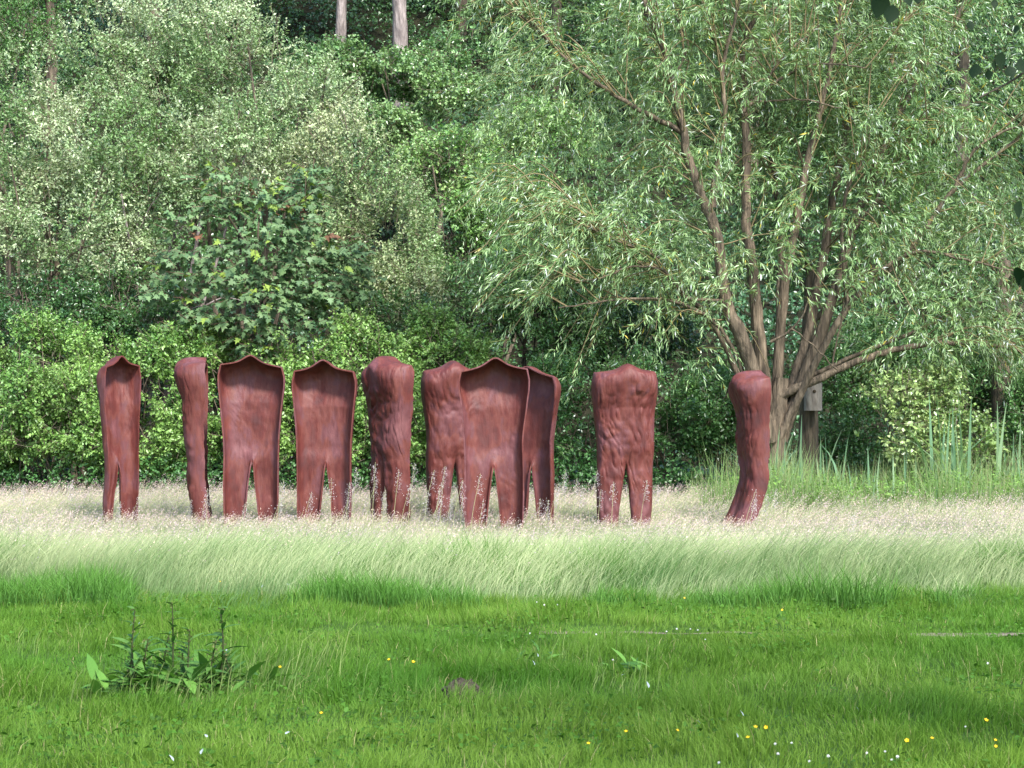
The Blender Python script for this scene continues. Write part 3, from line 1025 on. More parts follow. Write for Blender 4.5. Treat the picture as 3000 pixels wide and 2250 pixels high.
# darker bushes further right, under the willow
DG, DG2 = (0.05, 0.14, 0.04), (0.11, 0.24, 0.075)
dk = [(30, 300, 80, 55, 35.4, 'dark bush under the sallows at the left edge'), (120, 300, 65, 50, 35.6, 'dark bush under the sallows left of the young maple'), (400, 325, 70, 50, 35.3, 'dark green bush behind the low bushes left of the alder bushes'),
      (575, 400, 60, 70, 33.6, 'dark green bush behind the statue that stands alone'), (660, 395, 62, 75, 34.2, 'dark green bush between the lone statue and the rightmost statue'),
      (735, 400, 55, 65, 34.6, 'dark green bush behind the rightmost statue'), (860, 350, 70, 60, 36.5, 'dark bush behind the long low willow limb'),
      (975, 360, 70, 75, 36.5, 'dark bush at the right edge behind the reeds'), (1060, 400, 60, 80, 35.0, 'dark bush beyond the reeds at the far right'),
      (-120, 280, 80, 70, 36.4, 'dark tall bush beyond the left edge'), (1160, 370, 70, 85, 36.0, 'dark bush beyond the right edge'),
      (640, 320, 60, 50, 36.4, 'dark green bush under the left side of the willow crown'), (880, 430, 80, 45, 35.4, 'low dark undergrowth bush behind the pale alder')]
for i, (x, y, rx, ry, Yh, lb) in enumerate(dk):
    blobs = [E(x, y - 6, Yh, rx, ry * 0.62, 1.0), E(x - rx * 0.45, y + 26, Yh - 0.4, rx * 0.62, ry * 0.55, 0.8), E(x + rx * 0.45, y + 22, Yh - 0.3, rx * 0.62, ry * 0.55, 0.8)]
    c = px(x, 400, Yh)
    shade = Yh > 35.1 and y < 330  # these get a darker leaf colour standing for shade under the trees
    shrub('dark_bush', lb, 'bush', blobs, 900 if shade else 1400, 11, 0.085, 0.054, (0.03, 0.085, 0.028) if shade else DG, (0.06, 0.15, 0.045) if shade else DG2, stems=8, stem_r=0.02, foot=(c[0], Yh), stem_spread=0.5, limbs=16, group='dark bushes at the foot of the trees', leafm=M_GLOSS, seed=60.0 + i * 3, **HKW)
shrub('alder_bush', 'young alder with pale glossy leaves among the reeds right of the willow trunk', 'shrub',
      [E(895, 405, 31.0, 38, 34, 0.6), E(935, 395, 31.2, 34, 34, 0.6), E(915, 440, 30.8, 42, 30, 0.6), E(865, 430, 31.0, 26, 26, 0.5), E(975, 440, 31.2, 26, 30, 0.5)],
      800, 9, 0.095, 0.070, (0.15, 0.26, 0.085), (0.25, 0.36, 0.15), stems=7, stem_r=0.015, foot=(6.6, 31.0), stem_spread=0.4, limbs=14, leafm=M_GLOSS, seed=90.0, length=0.35, up=0.5, gap=0.42, twigs=0.6)


# --- young maple: large lobed leaves, the largest each a part of its own
def maple():
    foot = px(250, 420, 34.6)
    fx, fy, fz = foot[0], foot[1], 0.0
    root = empty('maple_sapling', (fx, fy, fz), 'young maple with big blue green lobed leaves and a few reddish shoots', 'tree')
    og = np.array([fx, fy, fz])
    st = Acc()
    trunk_path = smooth_path([(fx, fy, -0.1), px(248, 375, 34.6), px(252, 345, 34.6), px(262, 300, 34.7), px(258, 240, 34.8), px(262, 190, 34.8)], 6)
    limb(st, trunk_path, 0.055, 0.012, 8)
    for a, b, c in (((250, 350), (268, 300), (330, 240)), ((250, 350), (215, 300), (195, 235)), ((262, 300), (300, 250), (306, 175)), ((256, 330), (300, 320), (345, 285)), ((254, 335), (205, 330), (175, 290)), ((258, 260), (225, 210), (222, 180))):
        limb(st, smooth_path([px(*a, 34.6), px(*b, 34.4), px(*c, 34.3 + rng.uniform(-0.4, 0.4))], 5), 0.028, 0.007, 6)
    st.build('trunk', M_BARK, root, True, og)
    blobs = [E(180, 285, 34.2, 26, 30, 0.5), E(345, 280, 34.3, 26, 28, 0.5), E(205, 250, 34.2, 48, 52, 0.7), E(262, 240, 34.1, 55, 60, 0.8), E(320, 265, 34.2, 44, 42, 0.7), E(265, 305, 33.9, 75, 40, 0.7), E(222, 195, 34.4, 30, 26, 0.5), E(306, 190, 34.4, 16, 26, 0.4), E(205, 325, 34.0, 32, 24, 0.5), E(258, 345, 33.8, 22, 14, 0.4)]
    tw, acc = Acc(), Acc()
    P, D = crown_points(800, blobs, 0.43, 1.2, 0.35, 41.0)
    D = nrm(D * [1, 1, 0.4] + [0, -0.25, 0.15] + rng.normal(0, 0.4, D.shape))
    n = len(P)
    cols = np.array([[0.115, 0.195, 0.080]]) * rng.uniform(0.75, 1.25, (n, 1))
    k = rnd(n)
    zt = P[:, 2] - 3.2
    cols[(k > 0.97) | ((k > 0.86) & (zt > 2.2))] = np.array([0.20, 0.29, 0.05])
    cols[(k > 0.985) & (zt > 1.4)] = np.array([0.17, 0.085, 0.045])
    p, d, nn, LL, WW, cc = sprig_leaves(P, D, 0.34, 5, 0.155, 0.15, cols, 0.25, 0.8, 1.15)
    # tiers of drooping leaves
    d = nrm(d * [1, 1, 0.5] + [0, 0, -0.35])
    nn = nrm(nn + [0, -0.45, 0.6])
    nn = nrm(nn - d * np.sum(nn * d, -1, keepdims=True))
    LL = LL * 1.05
    order = np.argsort(p[:, 1] - LL * 6)            # nearest and largest first
    big, rest = order[:300], order[300:]
    acc.add(*shape_leaves(MAPLE_V, MAPLE_F, p[rest], d[rest], nn[rest], LL[rest], cc[rest]))
    o = acc.build('crown', M_MAPLE, root, False, og)
    o['kind'] = 'stuff'
    tw.add(*tubes(P, P + D * 0.34, 0.006, 0.003, np.array((0.14, 0.08, 0.06))))
    t = tw.build('twigs', M_TWIG, root, False, og)
    t['kind'] = 'stuff'
    # shared leaf meshes in a few tints
    tints = []
    for q, c in enumerate([(0.098, 0.170, 0.075), (0.118, 0.195, 0.078), (0.135, 0.215, 0.080), (0.22, 0.31, 0.05), (0.20, 0.085, 0.045)]):
        ob = link_mesh('leaf', MAPLE_V, MAPLE_F, M_MAPLE, np.broadcast_to(np.array(c), MAPLE_V.shape))
        tints.append(ob.data)
        bpy.data.objects.remove(ob)
    from mathutils import Matrix
    for i in big:
        c = cc[i]
        q = 4 if c[0] > c[1] else (3 if c[0] > 0.15 else int(rng.integers(0, 3)))
        ob = bpy.data.objects.new('leaf', tints[q])
        S = np.cross(d[i], nn[i])
        S /= np.linalg.norm(S)
        N2 = np.cross(S, d[i])
        mtx = Matrix(((S[0], d[i][0], N2[0]), (S[1], d[i][1], N2[1]), (S[2], d[i][2], N2[2]))).to_4x4()
        mtx = mtx @ Matrix.Scale(float(LL[i]), 4)
        mtx.translation = Vector(p[i] - og)
        COL.objects.link(ob)
        ob.parent = root
        ob.matrix_local = mtx


maple()


# --- the big willow
def willow():
    Y0 = 31.6
    conv = lambda q, Y: px(512 + q[0] * 0.2315, q[1] * 0.2315, Y)
    foot = px(772, 400, Y0)
    fx, fy = foot[0], foot[1]
    root = empty('willow_tree', (fx, fy, 0), 'large many stemmed willow spreading over the right half behind the statues', 'tree')
    og = np.array([fx, fy, 0.0])
    tr = Acc()
    limb(tr, smooth_path([(fx, fy, -0.2), (fx, fy, 0.5), (fx + 0.04, fy, 1.3), (fx + 0.12, fy, 1.95), (fx + 0.16, fy, 2.3)], 6), 0.27, 0.12, 16, gnarl=0.08)
    tr.build('trunk', M_BARK_WARM, root, True, og)
    hubx, huby, hubz = fx + 0.2, fy, 2.0
    stems = [  # points in the zoomed sheet, start depth, end depth, radius
        ([(1090, 1690), (1000, 1480), (930, 1330), (905, 1180), (880, 1000), (820, 850), (760, 680), (735, 540), (690, 350), (650, 200), (580, 20), (540, -160)], -0.5, -1.2, 0.16),
        ([(1100, 1690), (1060, 1400), (1035, 1150), (1010, 950), (1015, 700), (1005, 400), (1000, 200), (1080, 0), (1090, -180)], 0.0, 0.3, 0.15),
        ([(1140, 1690), (1170, 1300), (1230, 950), (1290, 650), (1340, 450), (1400, 150), (1430, -100)], 0.2, -0.4, 0.12),
        ([(1200, 1690), (1310, 1300), (1380, 900), (1420, 680), (1480, 400), (1500, 100)], 0.3, 1.2, 0.13),
        ([(1220, 1700), (1400, 1250), (1480, 950), (1560, 780), (1600, 660), (1760, 320), (1850, 220), (1960, 0)], 0.0, 0.2, 0.13),
        ([(1180, 1690), (1450, 1330), (1700, 1110), (1900, 830), (2130, 640), (2300, 500)], -0.3, -1.0, 0.085),
        ([(1230, 1720), (1500, 1560), (1700, 1500), (1900, 1480), (2080, 1490), (2250, 1530), (2420, 1560)], -0.3, -0.6, 0.085),
        ([(1230, 1700), (1340, 1600), (1700, 1450), (1950, 1330), (2150, 1280), (2350, 1200)], -0.1, 0.4, 0.06),
        ([(1150, 1690), (1160, 1300), (1160, 950), (1130, 750), (1105, 550), (1090, 300), (1200, 60)], 0.6, 1.8, 0.11),
        ([(1070, 1690), (880, 1420), (700, 1230), (520, 1060), (380, 1000), (200, 960)], 0.3, -0.8, 0.07),
        ([(1060, 1700), (960, 1520), (830, 1360), (620, 1290), (420, 1300), (200, 1330)], -0.3, -1.4, 0.05),
    ]
    extra = [  # side limbs off the stems
        ([(745, 575), (600, 500), (430, 400), (250, 270), (90, 110), (0, 40)], -0.9, -1.5, 0.06),
        ([(865, 900), (880, 750), (920, 500), (910, 280), (970, 60), (1000, -100)], -0.5, -0.9, 0.075),
        ([(905, 275), (860, 130), (800, -50)], -0.6, -0.9, 0.035),
        ([(1000, 480), (1150, 350), (1300, 280), (1530, 290)], 0.0, -0.7, 0.045),
        ([(1070, 420), (1150, 270), (1330, 110)], -0.2, -0.5, 0.03),
        ([(1070, 440), (1250, 430), (1420, 470)], -0.1, -0.7, 0.02),
        ([(918, 1300), (760, 1290), (720, 1240), (640, 1160), (500, 1155), (420, 1190), (270, 1225)], -0.7, -1.6, 0.035),
        ([(640, 1120), (560, 1080), (430, 1030), (330, 980)], -0.9, -1.6, 0.028),
        ([(1120, 1480), (1230, 1400), (1290, 1280)], -0.8, -1.0, 0.03),
        ([(1450, 1030), (1560, 880), (1640, 740), (1800, 640)], -0.1, -0.5, 0.045),
        ([(1450, 1330), (1430, 900), (1520, 680), (1560, 500)], -0.2, -0.6, 0.05),
        ([(1560, 1180), (1750, 1090), (1950, 1120), (2200, 1180)], -0.6, -1.1, 0.05),
        ([(1900, 830), (2000, 650), (2150, 560), (2300, 520)], -0.7, -1.2, 0.045),
        ([(1700, 360), (1640, 250), (1720, 80)], 0.1, 0.4, 0.04),
        ([(1400, 1600), (1300, 1490), (1210, 1420)], -0.8, -1.2, 0.018),
        ([(1380, 1590), (1430, 1330), (1400, 1250)], -0.6, -1.0, 0.02),
        ([(690, 350), (760, 200), (700, 60)], -0.9, -0.6, 0.03),
    ]
    paths = []
    for i, (pts, d0, d1, r) in enumerate(stems + extra):
        m = len(pts)
        P = [conv(q, Y0 + d0 + (d1 - d0) * k / (m - 1)) for k, q in enumerate(pts)]
        if i < len(stems):
            P[0] = np.array([fx + 0.08 + (P[0][0] - hubx) * 0.35, huby + d0 * 0.35, 2.0 if i in (6, 7) else 1.25])
        sp = smooth_path(P, 6)
        sp = sp + (rng.random(sp.shape) - 0.5) * 0.03
        a = Acc()
        r *= 0.85
        limb(a, sp, r, max(r * 0.25, 0.010), 9 if r > 0.06 else 6, gnarl=0.07, power=0.8)
        a.build('stem' if i < len(stems) else 'branch', M_BARK_WARM, root, True, og)
        paths.append((sp, r))
    # branchlets and leafy shoots
    tw, acc = Acc(), Acc()
    SP, SD, SL = [], [], []
    centre = px(790, 300, Y0)
    for bi in range(480):
        w = np.array([len(p_) * (1.0 if r_ > 0.06 else 0.8) for p_, r_ in paths])
        path, r = paths[rng.choice(len(paths), p=w / w.sum())]
        j = int(len(path) * rng.uniform(0.28, 1.0))
        j = min(j, len(path) - 1)
        s = path[j]
        sx_, sy_ = 512 + s[0] / s[1] * FPX, HOR - (s[2] - EYE) / s[1] * FPX
        if math.exp(-((sx_ - 790) / 90) ** 2 - ((sy_ - 350) / 75) ** 2) > 0.35 and rng.random() < 0.85:
            continue
        out = nrm((s - centre) * np.array([1.0, 0.4, 0.7]) + rng.normal(0, 1, 3) * np.array([1.6, 1.9, 0.9]))
        if out[1] < 0 and rng.random() < 0.35:
            out[1] *= -1
        ln = rng.uniform(0.8, 2.1)
        m = s + out * ln * 0.55 + np.array([0, 0, 0.22 * ln])
        e = s + out * ln + np.array([0, 0, -0.05 * ln - 0.12 * rng.random() * ln])
        pth = smooth_path([s, m, e], 5)
        if s[2] > 0:
            limb(tw, pth, 0.013, 0.005, 4, col=np.array((0.17, 0.135, 0.07)) * rng.uniform(0.7, 1.3), gnarl=0.0)
        k = rng.integers(2, len(pth), 16)
        P = pth[k] + rng.normal(0, 0.10, (16, 3))
        T = nrm(np.gradient(pth, axis=0))[k]
        SP.append(P)
        SD.append(nrm(T * 0.7 + rng.normal(0, 0.55, P.shape) + [0, 0, 0.1]))
        SL.append(rng.uniform(0.3, 0.6, 16))
    SP, SD, SL = np.concatenate(SP), np.concatenate(SD), np.concatenate(SL)
    # outer mass of the crown
    blobs = [E(560, 120, Y0 + 0.4, 95, 120, 1.5), E(610, 235, Y0 - 0.2, 95, 60, 1.3), E(680, 60, Y0 + 1.0, 110, 80, 1.6), E(820, 40, Y0 + 1.2, 130, 90, 1.8), E(960, 110, Y0 + 0.6, 110, 130, 1.7),
             E(990, 260, Y0 + 0.2, 90, 110, 1.6), E(930, 320, Y0 - 0.2, 100, 55, 1.3), E(760, 275, Y0 - 1.0, 120, 40, 0.8), E(660, 330, Y0 - 0.3, 90, 45, 1.1), E(800, 150, Y0 + 1.6, 140, 110, 1.2), E(850, 220, Y0 - 0.9, 90, 60, 0.7)]
    P, D = crown_points(5200, blobs, 0.47, 1.0, 0.3, 77.0)
    SP = np.concatenate([SP, P])
    SD = np.concatenate([SD, nrm(D * [1, 1, 0.4] + rng.normal(0, 0.6, D.shape) + [0, 0, -0.1])])
    SL = np.concatenate([SL, rng.uniform(0.3, 0.65, len(P))])
    # the bare middle above the trunk, where the stems show
    qx = 512 + SP[:, 0] / SP[:, 1] * FPX
    qy = HOR - (SP[:, 2] - EYE) / SP[:, 1] * FPX
    bare = np.exp(-((qx - 790) / 95) ** 2 - ((qy - 330) / 72) ** 2) * (SP[:, 1] < Y0 + 0.7)
    low = (qy > 352) & (qx > 735) & (qx < 850)
    keep = (rnd(len(SP)) > bare * 1.15) & ~low & ~((qx < 700) & (qy > 285) & (rnd(len(SP)) < 0.5)) & ~((qy > 372) & (rnd(len(SP)) < 0.6))
    SP, SD, SL = SP[keep], SD[keep], SL[keep]
    n = len(SP)
    pick = noise3(SP * 0.9 + 5)[:, None]
    cols = (np.array((0.14, 0.255, 0.075)) * (1 - pick) + np.array((0.27, 0.375, 0.165)) * pick) * rng.uniform(0.75, 1.25, (n, 1))
    p, d, nn, LL, WW, cc = sprig_leaves(SP, SD, SL, 12, 0.145, 0.025, cols, 0.36, 0.50, 0.45)
    yl = rnd(len(p)) < 0.012
    cc[yl] = (0.45, 0.36, 0.04)
    pale = rnd(len(p)) < 0.06
    cc[pale] = np.array((0.46, 0.52, 0.44)) * rng.uniform(0.8, 1.2, (pale.sum(), 1))  # random leaves paled, glints painted as leaf colour
    acc.add(*leaf_quads(p, d, nn, LL, WW, cc, 0.25))
    s = rnd(n) < 0.3
    tw.add(*tubes(SP[s], SP[s] + SD[s] * SL[s][:, None] - [0, 0, 0.05], 0.005, 0.0025, np.array((0.20, 0.18, 0.06))))
    o = acc.build('crown', M_WILLOW, root, False, og)
    t = tw.build('twigs', M_TWIG, root, False, og)
    t['kind'] = 'stuff'


willow()


# --- trunks in the shade beside the willow, and the nest box
def plain_trunk(xp, Y, h, r, label, lean, bark):
    x = (xp - 512) / FPX * Y
    root = empty('shaded_tree', (x, Y, 0), label, 'tree')
    og = (x, Y, 0)
    a, leaf, tw = Acc(), Acc(), Acc()
    path = smooth_path([(x, Y, -0.2), (x + lean * h * 0.4, Y, h * 0.35), (x + lean * h * 0.6, Y + 0.1, h * 0.7), (x + lean * h, Y + 0.2, h)], 7)
    limb(a, path, r, r * 0.5, 12, gnarl=0.07)
    for k in range(5):
        j = rng.integers(len(path) // 2, len(path))
        e = path[j] + rng.normal(0, 1, 3) * [0.9, 0.5, 0.3] + [0, 0.4, 0.7]
        limb(a, smooth_path([path[j], (path[j] + e) / 2 + [0, 0, 0.2], e], 5), r * 0.3, r * 0.08, 6)
    a.build('trunk', bark, root, True, og)
    foliage(leaf, tw, [(x + lean * h, Y + 0.8, h + 0.6, 1.3, 1.0, 1.0)], 420, 11, 0.075, 0.045, DG, DG2, seed=xp)
    leaf.build('crown', M_GLOSS, root, False, og)
    tw.build('twigs', M_TWIG, root, False, og)['kind'] = 'stuff'
    return path


plain_trunk(806, 33.2, 4.2, 0.21, 'dark trunked tree close behind the willow, carrying the nest box', 0.03, M_BARK)
plain_trunk(1001, 35.6, 4.6, 0.28, 'thick brown trunked tree in the shade behind the reeds at the right', 0.02, M_BARK)


def nest_box():
    c = px(813, 395, 32.85)
    root = empty('nest_box', c, 'pale grey cylinder nest box hanging on the dark trunk behind the willow', 'nest box')
    mw = noise_mat('weathered_wood', (0.20, 0.17, 0.15), (0.42, 0.38, 0.34), 14, 0.9, 0.5, (1, 1, 0.3))
    b, r, h = Acc(), Acc(), Acc()
    limb(b, [np.array((0, 0, -0.27)), np.array((0, 0, -0.25)), np.array((0, 0, 0.0)), np.array((0, 0, 0.2)), np.array((0.0, 0, 0.24))], 0.155, 0.165, 16, gnarl=0.03)
    limb(b, [np.array((0, 0, -0.27)), np.array((0, 0.0, -0.268))], 0.155, 0.001, 16, gnarl=0)
    b.build('body', mw, root, True)
    limb(r, [np.array((0, 0, 0.235)), np.array((0, 0, 0.27)), np.array((0, 0, 0.31)), np.array((0, 0, 0.325))], 0.19, 0.01, 16, gnarl=0.02, power=3)
    r.build('lid', M_BARK_GREY, root, True)
    limb(h, [np.array((0, -0.150, 0.06)), np.array((0, -0.168, 0.06)), np.array((0, -0.169, 0.06))], 0.03, 0.001, 12, gnarl=0, power=6)
    h.build('entrance_hole', M_HOLE_DARK, root, False)  # dark disc on the body, painted in place of a shaded opening


nest_box()


# --- reeds, each clump a thing with every blade a part
def reed_mesh(h, w, lean, bend):
    n = 7
    t = np.linspace(0, 1, n)
    x = lean * t * h + bend * t ** 3 * h
    z = h * t - 0.4 * abs(bend) * h * t ** 3
    ww = w * np.clip(1.05 - t ** 2.2, 0.03, 1)
    L_ = np.stack([x, -ww / 2, z], -1)
    R_ = np.stack([x, ww / 2, z], -1)
    Mid = np.stack([x - 0.12 * ww, np.zeros(n), z], -1)
    V = np.concatenate([L_, Mid, R_])
    F = []
    for i in range(n - 1):
        F += [(i, i + 1, n + i + 1, n + i), (n + i, n + i + 1, 2 * n + i + 1, 2 * n + i)]
    return V, np.array(F)


reed_data = []
for k, (h, w, le, be) in enumerate([(1.5, 0.062, 0.10, 0.05), (1.3, 0.055, 0.22, 0.1), (1.7, 0.058, 0.05, 0.02), (1.2, 0.052, 0.3, 0.3), (1.45, 0.057, 0.16, 0.45)]):
    V, F = reed_mesh(h, w, le, be)
    for c in ((0.15, 0.27, 0.15), (0.27, 0.39, 0.22)):
        ob = link_mesh('blade', V, F, M_GRASS, np.broadcast_to(np.array(c), V.shape), smooth=True)
        reed_data.append(ob.data)
        bpy.data.objects.remove(ob)


def reeds(xp, Y, n, spread, label, sc=1.0):
    x = (xp - 512) / FPX * Y
    root = empty('reed_clump', (x, Y, 0), label, 'reeds', 'reed clumps at the right edge of the meadow')
    for i in range(n):
        ob = bpy.data.objects.new('blade', reed_data[int(rng.integers(len(reed_data)))])
        COL.objects.link(ob)
        ob.parent = root
        ob.location = (rng.normal(0, spread), rng.normal(0, spread * 0.7), 0)
        s = sc * rng.uniform(0.65, 1.1)
        ob.scale = (s, s, s)
        ob.rotation_euler = (0, 0, rng.uniform(0, 6.28))


reeds(793, 30.2, 26, 0.28, 'reed clump beside the rightmost statue before the willow trunk', 1.1)
reeds(835, 30.6, 22, 0.35, 'reed clump just left of the pale alder', 0.85)
reeds(872, 29.8, 20, 0.35, 'lower reed clump in front of the pale alder', 0.72)
reeds(962, 30.0, 30, 0.28, 'tallest reed clump right of the pale alder', 1.25)
reeds(905, 29.6, 18, 0.4, 'short reed clump between the pale alder and the tallest clump', 0.62)
reeds(1015, 30.2, 20, 0.35, 'reed clump at the right edge', 0.9)
reeds(757, 31.0, 14, 0.25, 'thin reed clump half behind the rightmost statue', 0.8)


# coarse green herbs between reeds and meadow
def herbs():
    a = Acc()
    n = 2300
    x = rng.uniform(3.3, 10.5, n)
    y = rng.uniform(28.6, 31.8, n)
    P = np.stack([x, y, hill(x, y) + rng.uniform(0.15, 0.75, n) * (0.5 + 0.6 * noise2(x, y, 0.9, 3.0))], -1)
    D = nrm(rng.normal(0, 0.5, (n, 3)) + [0, 0, 1])
    c = np.array([[0.17, 0.30, 0.07]]) * rng.uniform(0.6, 1.4, (n, 1))
    p, d, nn, LL, WW, cc = sprig_leaves(P, D, 0.3, 7, 0.075, 0.03, c, 0.05)
    a.add(*leaf_quads(p, d, nn, LL, WW, cc))
    m = 9000
    x = rng.uniform(2.9, 10.5, m)
    y = rng.uniform(28.4, 31.8, m)
    V, F, C, _, _ = blades(x, y, rng.uniform(0.5, 1.35, m) * (0.35 + 1.0 * noise2(x, y, 0.9, 14)), rng.uniform(0.006, 0.014, m), np.abs(rng.normal(0.22, 0.2, m)), rng.uniform(0, 6.3, m),
                           np.array([[0.085, 0.18, 0.045]]) * rng.uniform(0.8, 1.2, (m, 1)), np.where(rnd(m, 1) < 0.3, np.array([[0.42, 0.40, 0.22]]), np.array([[0.27, 0.40, 0.15]])) * rng.uniform(0.75, 1.25, (m, 1)), bend=0.5)
    a.add(V, F, C)
    o = a.build('green_undergrowth', M_GRASS)
    tag(o, 'rank green grass and herbs round the reeds at the right', 'undergrowth', None, 'stuff')


herbs()


def nettles():
    a = Acc()
    n = 2600
    x = rng.uniform(-11.5, 3.2, n)
    y = rng.uniform(32.0, 33.0, n)
    P = np.stack([x, y, hill(x, y) + rng.uniform(0.05, 0.95, n) * (0.45 + 0.75 * noise2(x, y, 0.8, 71.0))], -1)
    D = nrm(rng.normal(0, 0.7, (n, 3)) + [0, -0.3, 0.6])
    c = np.array([[0.055, 0.14, 0.035]]) * rng.uniform(0.6, 1.4, (n, 1))
    p, d, nn, LL, WW, cc = sprig_leaves(P, D, 0.28, 7, 0.085, 0.05, c, 0.15)
    a.add(*leaf_quads(p, d, nn, LL, WW, cc))
    o = a.build('dark_undergrowth', M_LEAF)
    tag(o, 'dark leafy nettles and brambles along the foot of the bushes', 'undergrowth', None, 'stuff')


nettles()


# ------------------------------------------------------------------ single flowering grasses before the statues
def panicle_grass(xp, ytop, Y, i):
    x = (xp - 512) / FPX * Y
    z0 = float(hill(x, Y))
    h = EYE + (HOR - ytop) / FPX * Y - z0
    root = empty('flowering_grass', (x, Y, z0), 'tall single grass stalk with a fluffy grey pink flower head before the statues', 'grass stalk', 'tall flowering grasses before the statues')
    s = Acc()
    dx = rng.uniform(0.02, 0.16)
    tip = np.array([dx, rng.uniform(-0.05, 0.05), h])
    limb(s, smooth_path([(0, 0, -0.02), (dx * 0.2, 0, h * 0.5), tip], 4), 0.0035, 0.002, 4, col=(0.45, 0.45, 0.24), gnarl=0)
    s.build('stalk', M_MEADOW, root)
    hd = Acc()
    nb = int(rng.integers(16, 26))
    P, D = [], []
    for k in range(nb):
        t = k / nb
        c = tip * 1.0
        c = tip - np.array([dx * 0.6, 0, h]) * (0.30 * (1 - t)) / max(h, 0.4) * 0.85
        d = nrm(rng.normal(0, 1, 3) * [1, 1, 0.3] + [0.2, 0, 0.7])
        P.append(c + d * rng.uniform(0.02, 0.06) * (1.15 - t))
        D.append(d)
    P, D = np.array(P), np.array(D)
    col = np.array([[0.52, 0.46, 0.46]]) * rng.uniform(0.85, 1.2, (nb, 1))
    hd.add(*heads(P, D, np.full(nb, 0.055), np.full(nb, 0.042), col, 7))
    hd.build('flower_head', M_MEADOW, root)


spots = [(352, 468), (365, 480), (372, 462), (381, 492), (393, 470), (400, 484), (408, 463), (416, 490), (424, 470), (432, 482), (440, 466), (446, 496), (429, 500), (436, 488), (345, 482), (358, 495), (339, 500), (330, 478), (452, 480), (460, 495), (470, 474), (478, 500), (549, 486), (555, 470), (561, 482), (571, 478), (580, 486), (545, 500), (537, 498),
         (598, 490), (611, 482), (640, 480), (650, 486), (588, 470), (743, 490), (748, 500), (757, 494), (766, 488), (200, 498), (206, 488), (182, 500), (275, 480), (268, 498), (302, 492), (240, 502), (110, 502), (128, 496), (20, 486), (60, 480), (850, 512), (905, 505), (960, 510)]
for i, (x, y) in enumerate(spots):
    panicle_grass(x, y, float(rng.uniform(21.5, 25.5)), i)


# ------------------------------------------------------------------ foreground weeds and flowers
def on_lawn(x, y, z=0.0):
    Y = (EYE - z) * FPX / (y - HOR)
    X = (x - 512) / FPX * Y
    return X, Y, float(hill(X, Y))


def leaf_shape(n=6, wid=0.3, droop=0.3):
    t = np.linspace(0, 1, n)
    w = wid * np.sin(np.pi * np.clip(t, 0.02, 0.985) ** 0.75)
    L_ = np.stack([-w / 2, t, 0.12 * w - droop * t ** 2], -1)
    R_ = np.stack([w / 2, t, 0.12 * w - droop * t ** 2], -1)
    Mm = np.stack([0 * t, t, -droop * t ** 2], -1)
    V = np.concatenate([L_, Mm, R_])
    F = []
    for i in range(n - 1):
        F += [(i, n + i, n + i + 1, i + 1), (n + i, 2 * n + i, 2 * n + i + 1, n + i + 1)]
    return V, np.array(F)


def leaf_datas(cols, wid, droop):
    out = []
    V, F = leaf_shape(7, wid, droop)
    for c in cols:
        ob = link_mesh('leaf', V, F, M_SHADE, np.broadcast_to(np.array(c), V.shape), smooth=True)
        out.append(ob.data)
        bpy.data.objects.remove(ob)
    return out


DOCK = leaf_datas([(0.055, 0.14, 0.025), (0.08, 0.19, 0.03), (0.11, 0.24, 0.04)], 0.26, 0.35)
NARROW = leaf_datas([(0.05, 0.13, 0.03), (0.08, 0.17, 0.035)], 0.22, 0.3)


def put_leaf(root, data, loc, az, pitch, L):
    ob = bpy.data.objects.new('leaf', data)
    COL.objects.link(ob)
    ob.parent = root
    ob.location = loc
    ob.rotation_mode = 'XYZ'
    ob.rotation_euler = (pitch, rng.uniform(-0.4, 0.4), az)
    ob.scale = (L, L, L)
    return ob


def dock_plant(stems, base, n_base, label, spread, hs):
    X, Y, Z = on_lawn(*base)
    root = empty('dock_plant', (X, Y, Z), label, 'weed')
    for (sx, stop) in stems:
        x0 = (sx - 512) / FPX * Y - X
        h = EYE + (HOR - stop) / FPX * Y - Z
        y0 = rng.uniform(-0.1, 0.1)
        a = Acc()
        tip = np.array([x0 + rng.uniform(-0.04, 0.05), y0, h])
        path = smooth_path([(x0 * 0.92, y0, -0.02), (x0 + rng.uniform(-0.02, 0.02), y0, h * 0.5), tip], 6)
        limb(a, path, 0.009, 0.003, 6, col=(0.06, 0.075, 0.03), gnarl=0.1)
        a.build('stem', M_GRASS, root)
        n = int(26 * h / 0.5) + 3
        for k in range(n):
            t = (k + 0.5) / n
            q = path[min(len(path) - 1, int(t * len(path)))]
            put_leaf(root, NARROW[int(rng.integers(2))], q, rng.uniform(0, 6.28), rng.uniform(0.1, 0.9), (0.20 - 0.13 * t) * rng.uniform(0.7, 1.2))
        b = Acc()
        m = 26
        tt = rng.uniform(0.55, 1.0, m)
        P = np.array([path[min(len(path) - 1, int(v * len(path)))] for v in tt]) + rng.normal(0, 0.008, (m, 3))
        d = nrm(rng.normal(0, 1, (m, 3)))
        b.add(*leaf_quads(P, d, nrm(np.cross(d, rng.normal(0, 1, (m, 3)))), np.full(m, 0.016), np.full(m, 0.012), np.array([[0.12, 0.12, 0.05]]) * rng.uniform(0.6, 1.4, (m, 1))))
        b.build('seed_spike', M_GRASS, root)['kind'] = 'stuff'
    for k in range(n_base):
        q = (rng.normal(0, spread), rng.normal(0, spread * 0.45), rng.uniform(0.0, 0.10))
        put_leaf(root, DOCK[int(rng.integers(3))], q, rng.uniform(0, 6.28), rng.uniform(0.15, 1.2), rng.uniform(0.09, 0.21) * hs)


